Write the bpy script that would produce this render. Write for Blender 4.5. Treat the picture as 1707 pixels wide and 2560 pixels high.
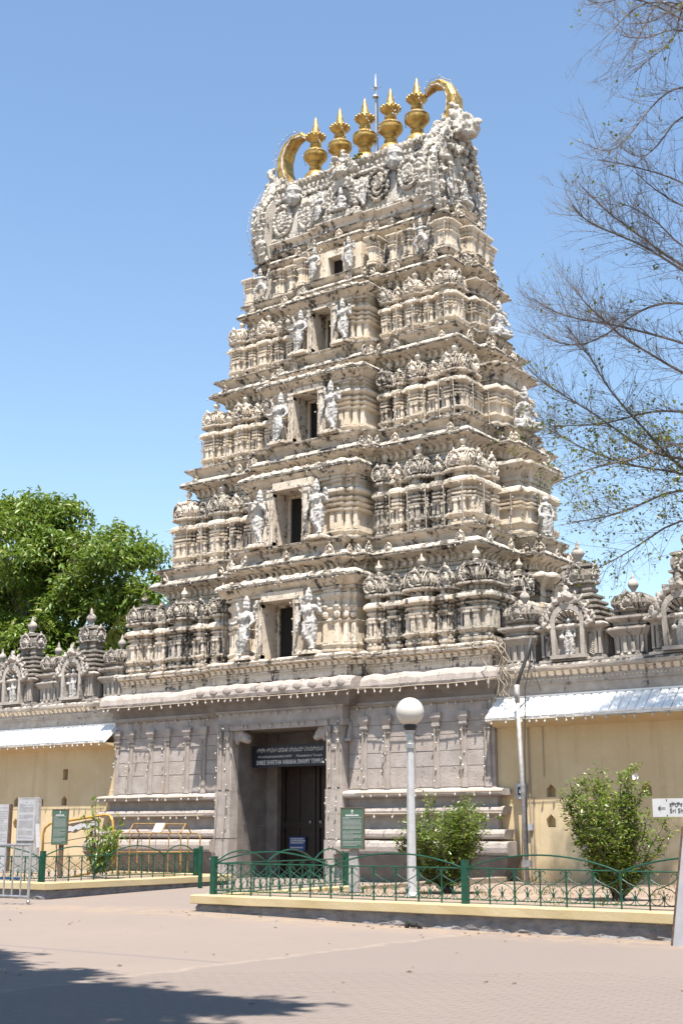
import bpy, bmesh, math, random
import numpy as np
from mathutils import Vector, Matrix, noise as mnoise

# ------------------------------------------------------------------ clear
for o in list(bpy.data.objects):
    bpy.data.objects.remove(o, do_unlink=True)
SC = bpy.context.scene
COL = SC.collection
R = math.radians

# ------------------------------------------------------------------ camera
cam_d = bpy.data.cameras.new('camera')
cam = bpy.data.objects.new('camera', cam_d); COL.objects.link(cam)
cam.location = (24.532, -33.029, 1.55)
cam.rotation_euler = (R(90 + 13.761), 0, R(35.97))
cam_d.sensor_fit = 'VERTICAL'; cam_d.sensor_height = 36.0; cam_d.sensor_width = 24.0
cam_d.lens = 1300 / 1024 * 36.0
cam_d.clip_end = 4000
SC.camera = cam

# ------------------------------------------------------------------ sky, sun, exposure
SUN = Vector((0.24, -0.32, 1.0)).normalized()          # towards the sun
elev = math.asin(SUN.z)
wd = bpy.data.worlds.new('World'); SC.world = wd; wd.use_nodes = True
nt = wd.node_tree; bg = nt.nodes['Background']
sky = nt.nodes.new('ShaderNodeTexSky'); sky.sky_type = 'NISHITA'; sky.sun_disc = False
sky.sun_elevation = elev; sky.sun_rotation = math.atan2(SUN.x, SUN.y)
sky.altitude = 0; sky.air_density = 1.35; sky.dust_density = 0.0; sky.ozone_density = 3.0
nt.links.new(sky.outputs[0], bg.inputs[0]); bg.inputs[1].default_value = 0.086
sl = bpy.data.lights.new('sun', 'SUN'); sl.energy = 5.0; sl.angle = R(0.53); sl.color = (1.0, 0.93, 0.845)
so = bpy.data.objects.new('sun', sl); COL.objects.link(so)
so.rotation_euler = SUN.to_track_quat('Z', 'Y').to_euler(); so.location = (20, -30, 60)
vs = SC.view_settings
vs.view_transform = 'Standard'; vs.look = 'None'; vs.gamma = 1.0; vs.use_curve_mapping = False; vs.exposure = 1.27

# ------------------------------------------------------------------ materials
def nodes(name):
    m = bpy.data.materials.new(name); m.use_nodes = True
    t = m.node_tree; return m, t, t.nodes['Principled BSDF']
def N(t, typ, **k):
    n = t.nodes.new(typ)
    for a, b in k.items(): setattr(n, a, b)
    return n
def noise(t, vec, scale, detail=4, rough=.55, dist=0):
    n = N(t, 'ShaderNodeTexNoise'); n.inputs['Scale'].default_value = scale; n.inputs['Detail'].default_value = detail
    n.inputs['Roughness'].default_value = rough; n.inputs['Distortion'].default_value = dist
    t.links.new(vec, n.inputs['Vector']); return n.outputs['Fac']
def ramp(t, fac, a, b):
    n = N(t, 'ShaderNodeMapRange'); n.interpolation_type = 'SMOOTHSTEP'
    n.inputs['From Min'].default_value = a; n.inputs['From Max'].default_value = b
    t.links.new(fac, n.inputs['Value']); return n.outputs[0]
def math_(t, op, a, b=None, clamp=False):
    n = N(t, 'ShaderNodeMath', operation=op); n.use_clamp = clamp
    for i, v in enumerate((a, b)):
        if v is None: continue
        if isinstance(v, (int, float)): n.inputs[i].default_value = v
        else: t.links.new(v, n.inputs[i])
    return n.outputs[0]
def mix(t, fac, a, b):
    n = N(t, 'ShaderNodeMix', data_type='RGBA')
    for s, v in ((0, fac), (6, a), (7, b)):
        if isinstance(v, (int, float)): n.inputs[s].default_value = v
        elif isinstance(v, tuple): n.inputs[s].default_value = (*v, 1) if len(v) == 3 else v
        else: t.links.new(v, n.inputs[s])
    return n.outputs[2]
def bump(t, p, h, strength, dist):
    b = N(t, 'ShaderNodeBump'); b.inputs['Strength'].default_value = strength; b.inputs['Distance'].default_value = dist
    t.links.new(h, b.inputs['Height']); t.links.new(b.outputs[0], p.inputs['Normal'])
def pos(t, sx=1, sy=1, sz=1):
    g = N(t, 'ShaderNodeNewGeometry')
    if (sx, sy, sz) == (1, 1, 1): return g.outputs['Position'], g
    m = N(t, 'ShaderNodeMapping'); m.inputs['Scale'].default_value = (sx, sy, sz)
    t.links.new(g.outputs['Position'], m.inputs['Vector']); return m.outputs[0], g

KA = .73
def A(c, k=KA): return tuple(x * k for x in c)
def weathered(name, c1, c2, stain, amt, up=.25, scale=.8, fine=9, rough=.85, bmp=.35, bscale=14, orange=None):
    """painted plaster / stone: two tones, a blotchy dark growth that likes upward faces, streaks, fine relief"""
    k_ = {'cream_plaster': .96, 'weathered_cream_plaster': .95, 'dark_mouldy_plaster': .95, 'blackened_fascia': .9, 'grey_granite': .76, 'pale_granite': .72, 'grey_white_stucco': .9, 'limewashed_statue': .86, 'grey_parapet_stucco': .85}.get(name, KA)
    c1, c2 = A(c1, k_), A(c2, k_); stain = A(stain, .85); orange = A(orange) if orange else None
    m, t, p = nodes(name); v, g = pos(t)
    tone = ramp(t, noise(t, v, scale * 1.7, 5), .35, .68)
    col = mix(t, tone, c1, c2)
    if orange:
        col = mix(t, math_(t, 'MULTIPLY', ramp(t, noise(t, v, .9, 4), .55, .75), .55), col, orange)
    sv, _ = pos(t, 1.5, 1.5, .28)
    a = noise(t, sv, scale, 6, .62); b = noise(t, v, fine, 4, .65)
    s = N(t, 'ShaderNodeSeparateXYZ'); t.links.new(g.outputs['Normal'], s.inputs[0])
    u = math_(t, 'MULTIPLY', math_(t, 'MAXIMUM', s.outputs['Z'], 0.0), up)
    f = math_(t, 'ADD', math_(t, 'ADD', math_(t, 'MULTIPLY', a, .62), math_(t, 'MULTIPLY', b, .38)), u)
    f = ramp(t, f, .685 - amt, .795 - amt)
    col = mix(t, math_(t, 'MULTIPLY', f, .93), col, stain)
    col = mix(t, math_(t, 'MULTIPLY', ramp(t, noise(t, v, 45, 3), .5, .8), .25), col, (stain[0] * 2.2, stain[1] * 2.1, stain[2] * 2))
    t.links.new(col, p.inputs['Base Color']); p.inputs['Roughness'].default_value = rough
    p.inputs['Specular IOR Level'].default_value = .2
    bump(t, p, math_(t, 'ADD', noise(t, v, bscale, 6, .6), math_(t, 'MULTIPLY', b, .6)), bmp, .03)
    return m
def simple(name, c1, c2=None, scale=6, rough=.5, metal=0, bmp=0, bscale=30, spec=.4, trans=0):
    if not metal: c1 = A(c1); c2 = A(c2) if c2 else None
    else: c1 = A(c1, .88); c2 = A(c2, .88) if c2 else None
    m, t, p = nodes(name); v, g = pos(t)
    if c2: t.links.new(mix(t, ramp(t, noise(t, v, scale, 5), .35, .7), c1, c2), p.inputs['Base Color'])
    else: p.inputs['Base Color'].default_value = (*c1, 1)
    p.inputs['Roughness'].default_value = rough; p.inputs['Metallic'].default_value = metal
    p.inputs['Specular IOR Level'].default_value = spec
    if bmp: bump(t, p, noise(t, v, bscale, 5), bmp, .02)
    return m
def leafmat(name, c1, c2, c3, rough=.45):
    c1, c2, c3 = A(c1, .84), A(c2, .84), A(c3, .84)
    m, t, p = nodes(name); g = N(t, 'ShaderNodeNewGeometry')
    v, _ = pos(t)
    r = g.outputs['Random Per Island']
    col = mix(t, r, c1, c2); col = mix(t, ramp(t, r, .86, .97), col, c3)
    col = mix(t, math_(t, 'MULTIPLY', noise(t, v, .8, 3), .5), col, c1)
    t.links.new(col, p.inputs['Base Color']); p.inputs['Roughness'].default_value = rough
    tr = N(t, 'ShaderNodeBsdfTranslucent'); t.links.new(mix(t, .5, col, (.25, .34, .03)), tr.inputs[0])
    ms = N(t, 'ShaderNodeMixShader'); ms.inputs[0].default_value = .28
    t.links.new(p.outputs[0], ms.inputs[1]); t.links.new(tr.outputs[0], ms.inputs[2])
    t.links.new(ms.outputs[0], t.nodes['Material Output'].inputs[0])
    return m

DK = (.045, .041, .036)
M = {}
M['plaster'] = weathered('cream_plaster', (.60, .51, .39), (.68, .605, .505), DK, .150, .09, 1.6)
M['ledge'] = weathered('weathered_cream_plaster', (.54, .465, .37), (.64, .57, .48), DK, .186, .06, 2.2)
M['fascia'] = weathered('blackened_fascia', (.34, .30, .25), (.47, .42, .35), (.03, .028, .026), .23, .05, 2.6)
M['plaster_dk'] = weathered('dark_mouldy_plaster', (.42, .375, .31), (.54, .49, .42), (.035, .032, .029), .20, .14, 2.2)
M['roofstucco'] = weathered('grey_white_stucco', (.48, .435, .37), (.56, .525, .465), (.05, .047, .043), .15, .12, 3.0, 12, .85, .7, 20)
M['parapet'] = weathered('grey_parapet_stucco', (.38, .34, .30), (.48, .44, .39), (.05, .046, .042), .13, .16, 1.8)
M['parapet_dk'] = weathered('dark_parapet_stucco', (.33, .30, .26), (.46, .41, .35), (.04, .037, .034), .155, .14, 2.2)
M['statue'] = weathered('limewashed_statue', (.40, .385, .36), (.49, .475, .45), (.09, .086, .08), .09, .08, 6, 16)
M['granite'] = weathered('grey_granite', (.395, .35, .322), (.505, .455, .42), (.10, .088, .078), .095, .02, 1.6, 20, .8, .5, 30, (.42, .33, .27))
M['granite_shaded'] = weathered('shaded_granite', (.20, .175, .16), (.27, .24, .22), (.07, .06, .055), .04, .02, 1.3, 20, .8, .5, 30)  # darker copy of the granite, puts shade into recesses and undersides
M['granite_lt'] = weathered('pale_granite', (.43, .375, .335), (.51, .45, .405), (.11, .10, .09), .12, .06, 2.4, 16, .85, .5, 24)
m, t, p = nodes('yellow_limewash'); v, g = pos(t)
c_ = mix(t, ramp(t, noise(t, v, .7, 5), .35, .65), A((.565, .44, .265), .88), A((.62, .505, .32), .88))
s1, _ = pos(t, 5, 5, .22)
c_ = mix(t, math_(t, 'MULTIPLY', ramp(t, noise(t, s1, 1.0, 5, .6), .50, .72), .38), c_, A((.42, .31, .18), .88))
c_ = mix(t, math_(t, 'MULTIPLY', ramp(t, noise(t, v, 2.2, 6, .7), .56, .70), .35), c_, A((.68, .58, .42), .88))
sp_ = N(t, 'ShaderNodeSeparateXYZ'); t.links.new(v, sp_.inputs[0])
low = math_(t, 'ADD', sp_.outputs['Z'], math_(t, 'MULTIPLY', noise(t, v, 2.5, 5, .65), -1.3))
c_ = mix(t, math_(t, 'MULTIPLY', math_(t, 'SUBTRACT', 1.0, ramp(t, low, -.35, .35)), .55), c_, A((.33, .235, .15), .88))
c_ = mix(t, math_(t, 'MULTIPLY', ramp(t, noise(t, v, 13, 4), .62, .72), .3), c_, A((.36, .27, .17), .88))
t.links.new(c_, p.inputs['Base Color']); p.inputs['Roughness'].default_value = .9; p.inputs['Specular IOR Level'].default_value = .15
bump(t, p, noise(t, v, 7, 6, .6), .25, .02); M['wall'] = m
M['whitetile'] = simple('white_painted_tile', (1.10, 1.09, 1.06), (.98, .98, .96), 5, .9, 0, .15, 30, .1)
M['gold'] = simple('gold_paint', (.60, .39, .11), (.30, .18, .05), 4.5, .40, .6, .2, 16)
M['green'] = simple('green_paint', (.005, .062, .036), (.008, .088, .052), 9, .4)
M['yellowcurb'] = weathered('yellow_kerb_paint', (.55, .435, .24), (.60, .49, .30), (.30, .24, .16), .0, .05, .9, 6, .75, .15, 20)
M['rock'] = weathered('rough_grey_stone', (.24, .23, .235), (.33, .315, .32), (.08, .078, .08), .05, 0, 2.4, 14, .9, .9, 22)
M['soil'] = simple('dry_soil', (.30, .225, .175), (.40, .32, .25), 2.2, .95, 0, .8, 12, .1)
M['bulb'] = simple('bulb_glass', (.58, .56, .52), None, 1, .15)
M['cable'] = simple('cream_cable', (.40, .34, .26), None, 1, .6)
M['cable_dk'] = simple('black_cable', (.05, .05, .05), None, 1, .6)
M['globe'] = simple('opal_globe', (.66, .63, .58), None, 1, .25)
M['whitepost'] = simple('white_post_paint', (.55, .55, .56), (.46, .46, .47), 8, .55, 0, .2, 40)
M['steel'] = simple('galvanised_steel', (.45, .45, .45), (.34, .33, .32), 7, .42, .7)
M['greymetal'] = simple('grey_painted_pipe', (.42, .41, .40), (.27, .26, .25), 9, .55, .2, .2, 30)
M['wood'] = simple('dark_door_wood', (.018, .010, .008), (.032, .017, .013), 5, .5)
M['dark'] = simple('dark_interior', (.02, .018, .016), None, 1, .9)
M['signblue'] = simple('navy_sign_board', (.012, .013, .030), None, 1, .45)
M['poster'] = simple('blue_poster', (.03, .07, .22), (.05, .10, .30), 14, .5)
M['signgreen'] = simple('green_board', (.07, .14, .095), (.085, .16, .11), 12, .5)
M['white'] = simple('white_paint', (.66, .66, .66), (.60, .60, .60), 8, .5)
M['panelgrey'] = simple('pale_grey_board', (.45, .46, .49), (.52, .53, .55), 5, .5)
M['concrete'] = simple('grey_concrete', (.34, .33, .32), (.44, .43, .41), 5, .85, 0, .4, 30)
M['ink'] = simple('dark_ink', (.09, .07, .07), None, 1, .6)
M['rust'] = simple('rusty_yellow_paint', (.42, .26, .08), (.24, .14, .06), 11, .6)
M['rustdk'] = simple('dark_rust', (.10, .065, .05), (.20, .13, .08), 14, .8)
M['yellowpipe'] = simple('yellow_pipe_paint', (.60, .35, .06), (.42, .24, .05), 8, .45)
M['bluepipe'] = simple('blue_plastic_pipe', (.02, .08, .45), None, 1, .4)
M['black'] = simple('black_rubber', (.03, .03, .03), None, 1, .6)
M['bark'] = simple('brown_bark', (.13, .095, .07), (.22, .17, .13), 8, .9, 0, .6, 14)
M['twig'] = simple('pale_twig_bark', (.13, .105, .092), (.24, .20, .175), 4, .85)
M['leaf_tree'] = leafmat('tree_leaf', (.08, .155, .018), (.215, .305, .05), (.33, .31, .10))
M['leaf_bare'] = leafmat('sparse_leaf', (.09, .13, .02), (.20, .19, .035), (.30, .21, .05))
M['leaf_bush'] = leafmat('hibiscus_leaf', (.07, .13, .02), (.19, .25, .04), (.30, .28, .05), .35)
M['leaf_shrub'] = leafmat('shrub_leaf', (.095, .165, .022), (.25, .32, .055), (.32, .30, .06), .35)
M['petal'] = simple('white_petal', (.85, .82, .84), None, 1, .6)
M['grass'] = leafmat('dry_grass', (.13, .14, .03), (.22, .19, .06), (.36, .28, .12), .7)
M['debris'] = simple('dry_leaf_litter', (.16, .11, .07), (.32, .22, .10), 20, .9)

# ------------------------------------------------------------------ mesh helpers
class MB:
    def __init__(s): s.v = []; s.f = []
    def add(s, vs, fs):
        b = len(s.v); s.v += [tuple(x) for x in vs]; s.f += [tuple(i + b for i in f) for f in fs]; return s
    def box(s, x0, x1, y0, y1, z0, z1):
        return s.add([(x0, y0, z0), (x1, y0, z0), (x1, y1, z0), (x0, y1, z0), (x0, y0, z1), (x1, y0, z1), (x1, y1, z1), (x0, y1, z1)],
                     [(0, 3, 2, 1), (4, 5, 6, 7), (0, 1, 5, 4), (1, 2, 6, 5), (2, 3, 7, 6), (3, 0, 4, 7)])
    def frus(s, x0, x1, y0, y1, z0, z1, t):   # box whose top is inset by t
        return s.add([(x0, y0, z0), (x1, y0, z0), (x1, y1, z0), (x0, y1, z0), (x0 + t, y0 + t, z1), (x1 - t, y0 + t, z1), (x1 - t, y1 - t, z1), (x0 + t, y1 - t, z1)],
                     [(0, 3, 2, 1), (4, 5, 6, 7), (0, 1, 5, 4), (1, 2, 6, 5), (2, 3, 7, 6), (3, 0, 4, 7)])
    def rings(s, rings, cap=True, closed=True):
        n = len(rings[0]); b = len(s.v)
        for r in rings: s.v += [tuple(p) for p in r]
        for i in range(len(rings) - 1):
            for j in range(n if closed else n - 1):
                k = (j + 1) % n
                s.f.append((b + i * n + j, b + i * n + k, b + (i + 1) * n + k, b + (i + 1) * n + j))
        if cap:
            s.f.append(tuple(b + j for j in reversed(range(n))))
            s.f.append(tuple(b + (len(rings) - 1) * n + j for j in range(n)))
        return s
    def prism(s, poly, z0, z1):
        return s.rings([[(x, y, z0) for x, y in poly], [(x, y, z1) for x, y in poly]])
    def loft(s, poly, prof, fix=None):
        rr = []
        for o, z in prof:
            q = offset(poly, o)
            if fix: q = [fix(p0, p) for p0, p in zip(poly, q)]
            rr.append([(x, y, z) for x, y in q])
        return s.rings(rr)
    def lathe(s, prof, c=(0, 0, 0), n=12):
        rr = [[(c[0] + r * math.cos(2 * math.pi * j / n), c[1] + r * math.sin(2 * math.pi * j / n), c[2] + z) for j in range(n)] for r, z in prof]
        return s.rings(rr)
    def tube(s, pts, rad, n=6, cap=True, flat=None):
        pts = [Vector(p) for p in pts]; m = len(pts)
        if not hasattr(rad, '__len__'): rad = [rad] * m
        up = Vector((0, 0, 1)); rr = []; prev = None
        for i, p in enumerate(pts):
            d = (pts[min(i + 1, m - 1)] - pts[max(i - 1, 0)])
            if d.length < 1e-9: d = Vector((0, 0, 1))
            d.normalize()
            if prev is None: a = d.cross(up if abs(d.z) < .9 else Vector((1, 0, 0)))
            else: a = prev - d * prev.dot(d)
            if a.length < 1e-6: a = d.orthogonal()
            a.normalize(); prev = a.copy(); b = d.cross(a)
            r = rad[i]; k = flat or (1, 1)
            rr.append([p + (a * math.cos(2 * math.pi * j / n) * k[0] + b * math.sin(2 * math.pi * j / n) * k[1]) * r for j in range(n)])
        return s.rings(rr, cap)
    def ell(s, c, r, n=8, m=5, rot=None):
        if not hasattr(r, '__len__'): r = (r, r, r)
        vs = []; fs = []
        for i in range(1, m):
            th = math.pi * i / m
            for j in range(n):
                ph = 2 * math.pi * j / n
                vs.append(Vector((r[0] * math.sin(th) * math.cos(ph), r[1] * math.sin(th) * math.sin(ph), r[2] * math.cos(th))))
        vs += [Vector((0, 0, r[2])), Vector((0, 0, -r[2]))]
        if rot is not None: vs = [rot @ v for v in vs]
        vs = [v + Vector(c) for v in vs]
        t = (m - 1) * n; b = t + 1
        for i in range(m - 2):
            for j in range(n):
                k = (j + 1) % n; fs.append((i * n + j, (i + 1) * n + j, (i + 1) * n + k, i * n + k))
        for j in range(n):
            k = (j + 1) % n; fs.append((t, j, k)); fs.append((b, (m - 2) * n + k, (m - 2) * n + j))
        return s.add(vs, fs)
    def mesh(s, name, mat, smooth=False):
        me = bpy.data.meshes.new(name); me.from_pydata(s.v, [], s.f); me.update()
        if mat: me.materials.append(M[mat] if isinstance(mat, str) else mat)
        if len(s.f) < 60000:
            bm = bmesh.new(); bm.from_mesh(me); bmesh.ops.recalc_face_normals(bm, faces=bm.faces); bm.to_mesh(me); bm.free()
        if smooth: me.polygons.foreach_set('use_smooth', [True] * len(me.polygons))
        return me
    def build(s, name, mat, parent=None, smooth=False, loc=None, rz=0, kind=None):
        return link(name, s.mesh(name, mat, smooth), parent, loc, rz, kind)
def link(name, me, parent=None, loc=None, rz=0, kind=None, scale=None):
    o = bpy.data.objects.new(name, me); COL.objects.link(o)
    if loc is not None: o.location = loc
    if rz: o.rotation_euler = (0, 0, rz)
    if scale is not None: o.scale = scale if hasattr(scale, '__len__') else (scale,) * 3
    if parent is not None: o.parent = parent
    if kind: o['kind'] = kind
    return o
def thing(name, label, cat, group=None, loc=(0, 0, 0), rz=0):
    o = bpy.data.objects.new(name, None); COL.objects.link(o); o.location = loc; o.rotation_euler = (0, 0, rz)
    return tag(o, label, cat, group)
def tag(o, label, cat, group=None):
    o['label'] = label; o['category'] = cat
    if group: o['group'] = group
    return o
def offset(poly, o):
    n = len(poly); out = []
    for i in range(n):
        p, q, r = poly[i - 1], poly[i], poly[(i + 1) % n]
        d1 = Vector((q[0] - p[0], q[1] - p[1])).normalized(); d2 = Vector((r[0] - q[0], r[1] - q[1])).normalized()
        n1 = Vector((d1.y, -d1.x)); n2 = Vector((d2.y, -d2.x))
        k = 1 + n1.dot(n2); m = (n1 + n2) / k if k > 1e-6 else n1
        out.append((q[0] + o * m.x, q[1] + o * m.y))
    return out
YC = 2.3
def plan(w, f, fb, sb):
    """stepped plan, counter-clockwise; w half width, f front y, fb / sb: (half, projection) steps of the front and side bays"""
    q = []
    pts = [(-w, f)]; pr = 0
    for h, p in fb: pts += [(-h, f - pr), (-h, f - p)]; pr = p
    for i in range(len(fb) - 1, -1, -1):
        h, p = fb[i]; pn = fb[i - 1][1] if i else 0
        pts += [(h, f - p), (h, f - pn)]
    side = []; pr = 0
    for h, p in sb: side += [(w + pr, YC - h), (w + p, YC - h)]; pr = p
    for i in range(len(sb) - 1, -1, -1):
        h, p = sb[i]; pn = sb[i - 1][1] if i else 0
        side += [(w + p, YC + h), (w + pn, YC + h)]
    b = 2 * YC - f
    return pts + [(w, f)] + side + [(w, b), (-w, b)] + [(-x, y) for x, y in reversed(side)]
def walk(poly, o, spacing, margin=.12, back=False):
    """points along the edges of an offset plan with the outward angle of each edge"""
    q = offset(poly, o); n = len(q); ymax = max(p[1] for p in q)
    for i in range(n):
        a = Vector(q[i]); b = Vector(q[(i + 1) % n]); d = b - a; L = d.length
        if L < .05: continue
        if not back and a.y > ymax - .1 and b.y > ymax - .1: continue
        if not back and (a.x < 0 and b.x < 0 and abs(d.x) < 1e-6 and a.y + b.y > 2 * YC): continue
        d /= L; k = max(1, int(round((L - 2 * margin) / spacing)) + 1)
        if L < 2 * margin: k = 1
        for j in range(k):
            t = L / 2 if k == 1 else margin + (L - 2 * margin) * j / (k - 1)
            p = a + d * t
            yield p.x, p.y, math.atan2(d.y, d.x)
def fuse(mb, voxel, name, mat, smooth_it=1, carve=0, freq=6):
    """one continuous skin from overlapping solids (voxel remesh, baked)"""
    me = mb.mesh(name + '_raw', None); o = bpy.data.objects.new(name + '_raw', me); COL.objects.link(o)
    rm = o.modifiers.new('r', 'REMESH'); rm.mode = 'VOXEL'; rm.voxel_size = voxel; rm.use_smooth_shade = True
    if smooth_it:
        sm = o.modifiers.new('s', 'SMOOTH'); sm.iterations = smooth_it; sm.factor = .5
    dg = bpy.context.evaluated_depsgraph_get()
    out = bpy.data.meshes.new_from_object(o.evaluated_get(dg)); out.name = name
    bpy.data.objects.remove(o, do_unlink=True); bpy.data.meshes.remove(me)
    if carve:
        nv = len(out.vertices); co = np.empty(nv * 3, np.float32); out.vertices.foreach_get('co', co); co = co.reshape(-1, 3)
        no = np.empty(nv * 3, np.float32); out.vertices.foreach_get('normal', no); no = no.reshape(-1, 3)
        a = np.array([mnoise.noise((float(c[0]) * freq, float(c[1]) * freq, float(c[2]) * freq)) for c in co])
        out.vertices.foreach_set('co', (co + no * (a * carve)[:, None]).astype(np.float32).ravel())
    out.materials.clear(); out.materials.append(M[mat])
    out.polygons.foreach_set('use_smooth', [True] * len(out.polygons))
    return out
def text(name, body, size, mat, parent, loc, rot, align='CENTER', sx=1.0):
    cu = bpy.data.curves.new(name, 'FONT'); cu.body = body; cu.size = size; cu.align_x = align; cu.align_y = 'CENTER'; cu.extrude = .002
    o = bpy.data.objects.new(name, cu); COL.objects.link(o)
    dg = bpy.context.evaluated_depsgraph_get(); dg.update()
    me = bpy.data.meshes.new_from_object(o.evaluated_get(dg)); bpy.data.objects.remove(o, do_unlink=True)
    me.materials.clear(); me.materials.append(M[mat])
    t = link(name, me, parent, loc); t.rotation_euler = rot; t.scale = (sx, 1, 1)
    return t
FRONT = (R(90), 0, 0)
rnd = random.Random(7)

# ------------------------------------------------------------------ ground
def gz(x, y):
    z = .13 * math.exp(-(((x - 7.2) / 4.5) ** 2 + ((y + 12.5) / 5) ** 2))
    t = min(1, max(0, (y + 16) / 12)); z = max(z, .16 * t * t * (3 - 2 * t) * (1 if -40 < x < 60 else 0))
    return z
m, t, p = nodes('paver_blocks'); v, g = pos(t)
mp = N(t, 'ShaderNodeMapping'); mp.inputs['Rotation'].default_value = (0, 0, R(2)); t.links.new(v, mp.inputs['Vector'])
bk = N(t, 'ShaderNodeTexBrick'); bk.inputs['Scale'].default_value = 1; bk.inputs['Brick Width'].default_value = .225; bk.inputs['Row Height'].default_value = .112
bk.inputs['Mortar Size'].default_value = .006; bk.inputs['Mortar Smooth'].default_value = .4
bk.inputs['Color1'].default_value = (*A((.272, .226, .196)), 1); bk.inputs['Color2'].default_value = (*A((.266, .220, .191)), 1); bk.inputs['Mortar'].default_value = (*A((.262, .217, .188)), 1)
t.links.new(mp.outputs[0], bk.inputs['Vector'])
c = mix(t, math_(t, 'MULTIPLY', ramp(t, noise(t, v, .35, 5), .4, .7), .55), bk.outputs['Color'], A((.295, .243, .205)))
c = mix(t, math_(t, 'MULTIPLY', ramp(t, noise(t, v, 1.7, 6, .65), .52, .75), .35), c, A((.22, .19, .168)))
c = mix(t, math_(t, 'MULTIPLY', ramp(t, noise(t, v, 60, 3), .55, .8), .3), c, A((.18, .165, .155)))
sx_ = N(t, 'ShaderNodeSeparateXYZ'); t.links.new(v, sx_.inputs[0])
wob = math_(t, 'MULTIPLY', math_(t, 'SUBTRACT', noise(t, v, 1.6, 5, .7), .5), .5)
xx_ = math_(t, 'ADD', sx_.outputs['X'], wob)
c = mix(t, math_(t, 'MULTIPLY', ramp(t, xx_, 13.8, 13.92), .42), c, A((.205, .176, .158)))        # the darker paving field beyond the seam
seam = math_(t, 'SUBTRACT', 1.0, ramp(t, math_(t, 'ABSOLUTE', math_(t, 'SUBTRACT', xx_, 13.82)), .02, .14))
c = mix(t, math_(t, 'MULTIPLY', math_(t, 'MULTIPLY', seam, ramp(t, noise(t, v, 5, 4), .35, .6)), .6), c, A((.34, .29, .235)))
yb_ = math_(t, 'SUBTRACT', 1.0, ramp(t, math_(t, 'ABSOLUTE', math_(t, 'ADD', math_(t, 'ADD', sx_.outputs['Y'], 20.5), math_(t, 'MULTIPLY', wob, .12))), .05, .09))
c = mix(t, math_(t, 'MULTIPLY', math_(t, 'MULTIPLY', yb_, math_(t, 'SUBTRACT', 1.0, ramp(t, xx_, 13.5, 13.8))), .45), c, A((.17, .155, .16)))
kd = math_(t, 'SUBTRACT', 1.0, ramp(t, math_(t, 'ABSOLUTE', math_(t, 'ADD', sx_.outputs['Y'], 14.7)), .1, 1.3))
c = mix(t, math_(t, 'MULTIPLY', math_(t, 'MULTIPLY', kd, ramp(t, noise(t, v, 3, 5, .7), .38, .62)), .75), c, A((.36, .27, .19)))     # sand drifted against the kerb
c = mix(t, math_(t, 'MULTIPLY', ramp(t, noise(t, v, 7, 6, .75), .60, .72), .32), c, A((.16, .14, .125)))
t.links.new(c, p.inputs['Base Color']); p.inputs['Roughness'].default_value = .9; p.inputs['Specular IOR Level'].default_value = .15
bump(t, p, math_(t, 'ADD', math_(t, 'MULTIPLY', bk.outputs['Fac'], -.15), noise(t, v, 30, 5)), .22, .012)
M['paving'] = m
mb = MB()
xs = [-1500, -400, -120, -60, -40] + [-30 + i * 2 for i in range(31)] + [36, 45, 60, 120, 400, 1500]
ys = [-1500, -400, -120, -60] + [-46 + i * 1.5 for i in range(35)] + [12, 30, 60, 120, 400, 2500]
for y in ys:
    for x in xs: mb.v.append((x, y, gz(x, y)))
nx = len(xs)
for j in range(len(ys) - 1):
    for i in range(nx - 1):
        a = j * nx + i; mb.f.append((a, a + 1, a + nx + 1, a + nx))
ground = mb.build('pavement', 'paving', smooth=True); ground['kind'] = 'structure'
# block pavers with real joints in the nearest stretch of the square
PW, PH, GP = .225, .112, .0025
pv = MB(); pv.frus(-PW / 2 + GP / 2, PW / 2 - GP / 2, -PH / 2 + GP / 2, PH / 2 - GP / 2, -.02, .0014, .001)
pme = pv.mesh('paver', 'paving'); pv_tpl = list(pv.v); pf_tpl = list(pv.f)
CA, SA = math.cos(R(2)), math.sin(R(2))
cells = []
for j in range(-20, 64):
    for i in range(-46, 40):
        u = i * PW + (PW / 2 if j % 2 else 0); w_ = j * PH
        x = 15.6 + u * CA - w_ * SA; y = -26.0 + u * SA + w_ * CA
        dx, dy = x - 24.532, y + 33.029
        fw = -dx * .5873 + dy * .8094; rt = dx * .8094 + dy * .5873
        if fw < 10.5 or fw > 15.5 or abs(rt) > fw * .30: continue
        cells.append((fw, x, y))
cells.sort()
keep = [c for c in cells if c[0] < 12.4]
step_ = max(1, len(cells) // 300)
mbp = MB(); single = 0
for k, (fw, x, y) in enumerate(cells):
    a = R(2) + rnd.uniform(-.006, .006); dz = gz(x, y) + rnd.uniform(-.0004, .0004)
    if single < 300 and fw > 11.3:
        link('paver', pme, ground, (x, y, dz), a); single += 1
    else:
        ca, sa = math.cos(a), math.sin(a); b = len(mbp.v)
        mbp.v += [(x + q[0] * ca - q[1] * sa, y + q[0] * sa + q[1] * ca, q[2] + dz) for q in pv_tpl]
        mbp.f += [tuple(i + b for i in f) for f in pf_tpl]
mbp.build('pavers', 'paving', ground, kind='stuff')

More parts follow.
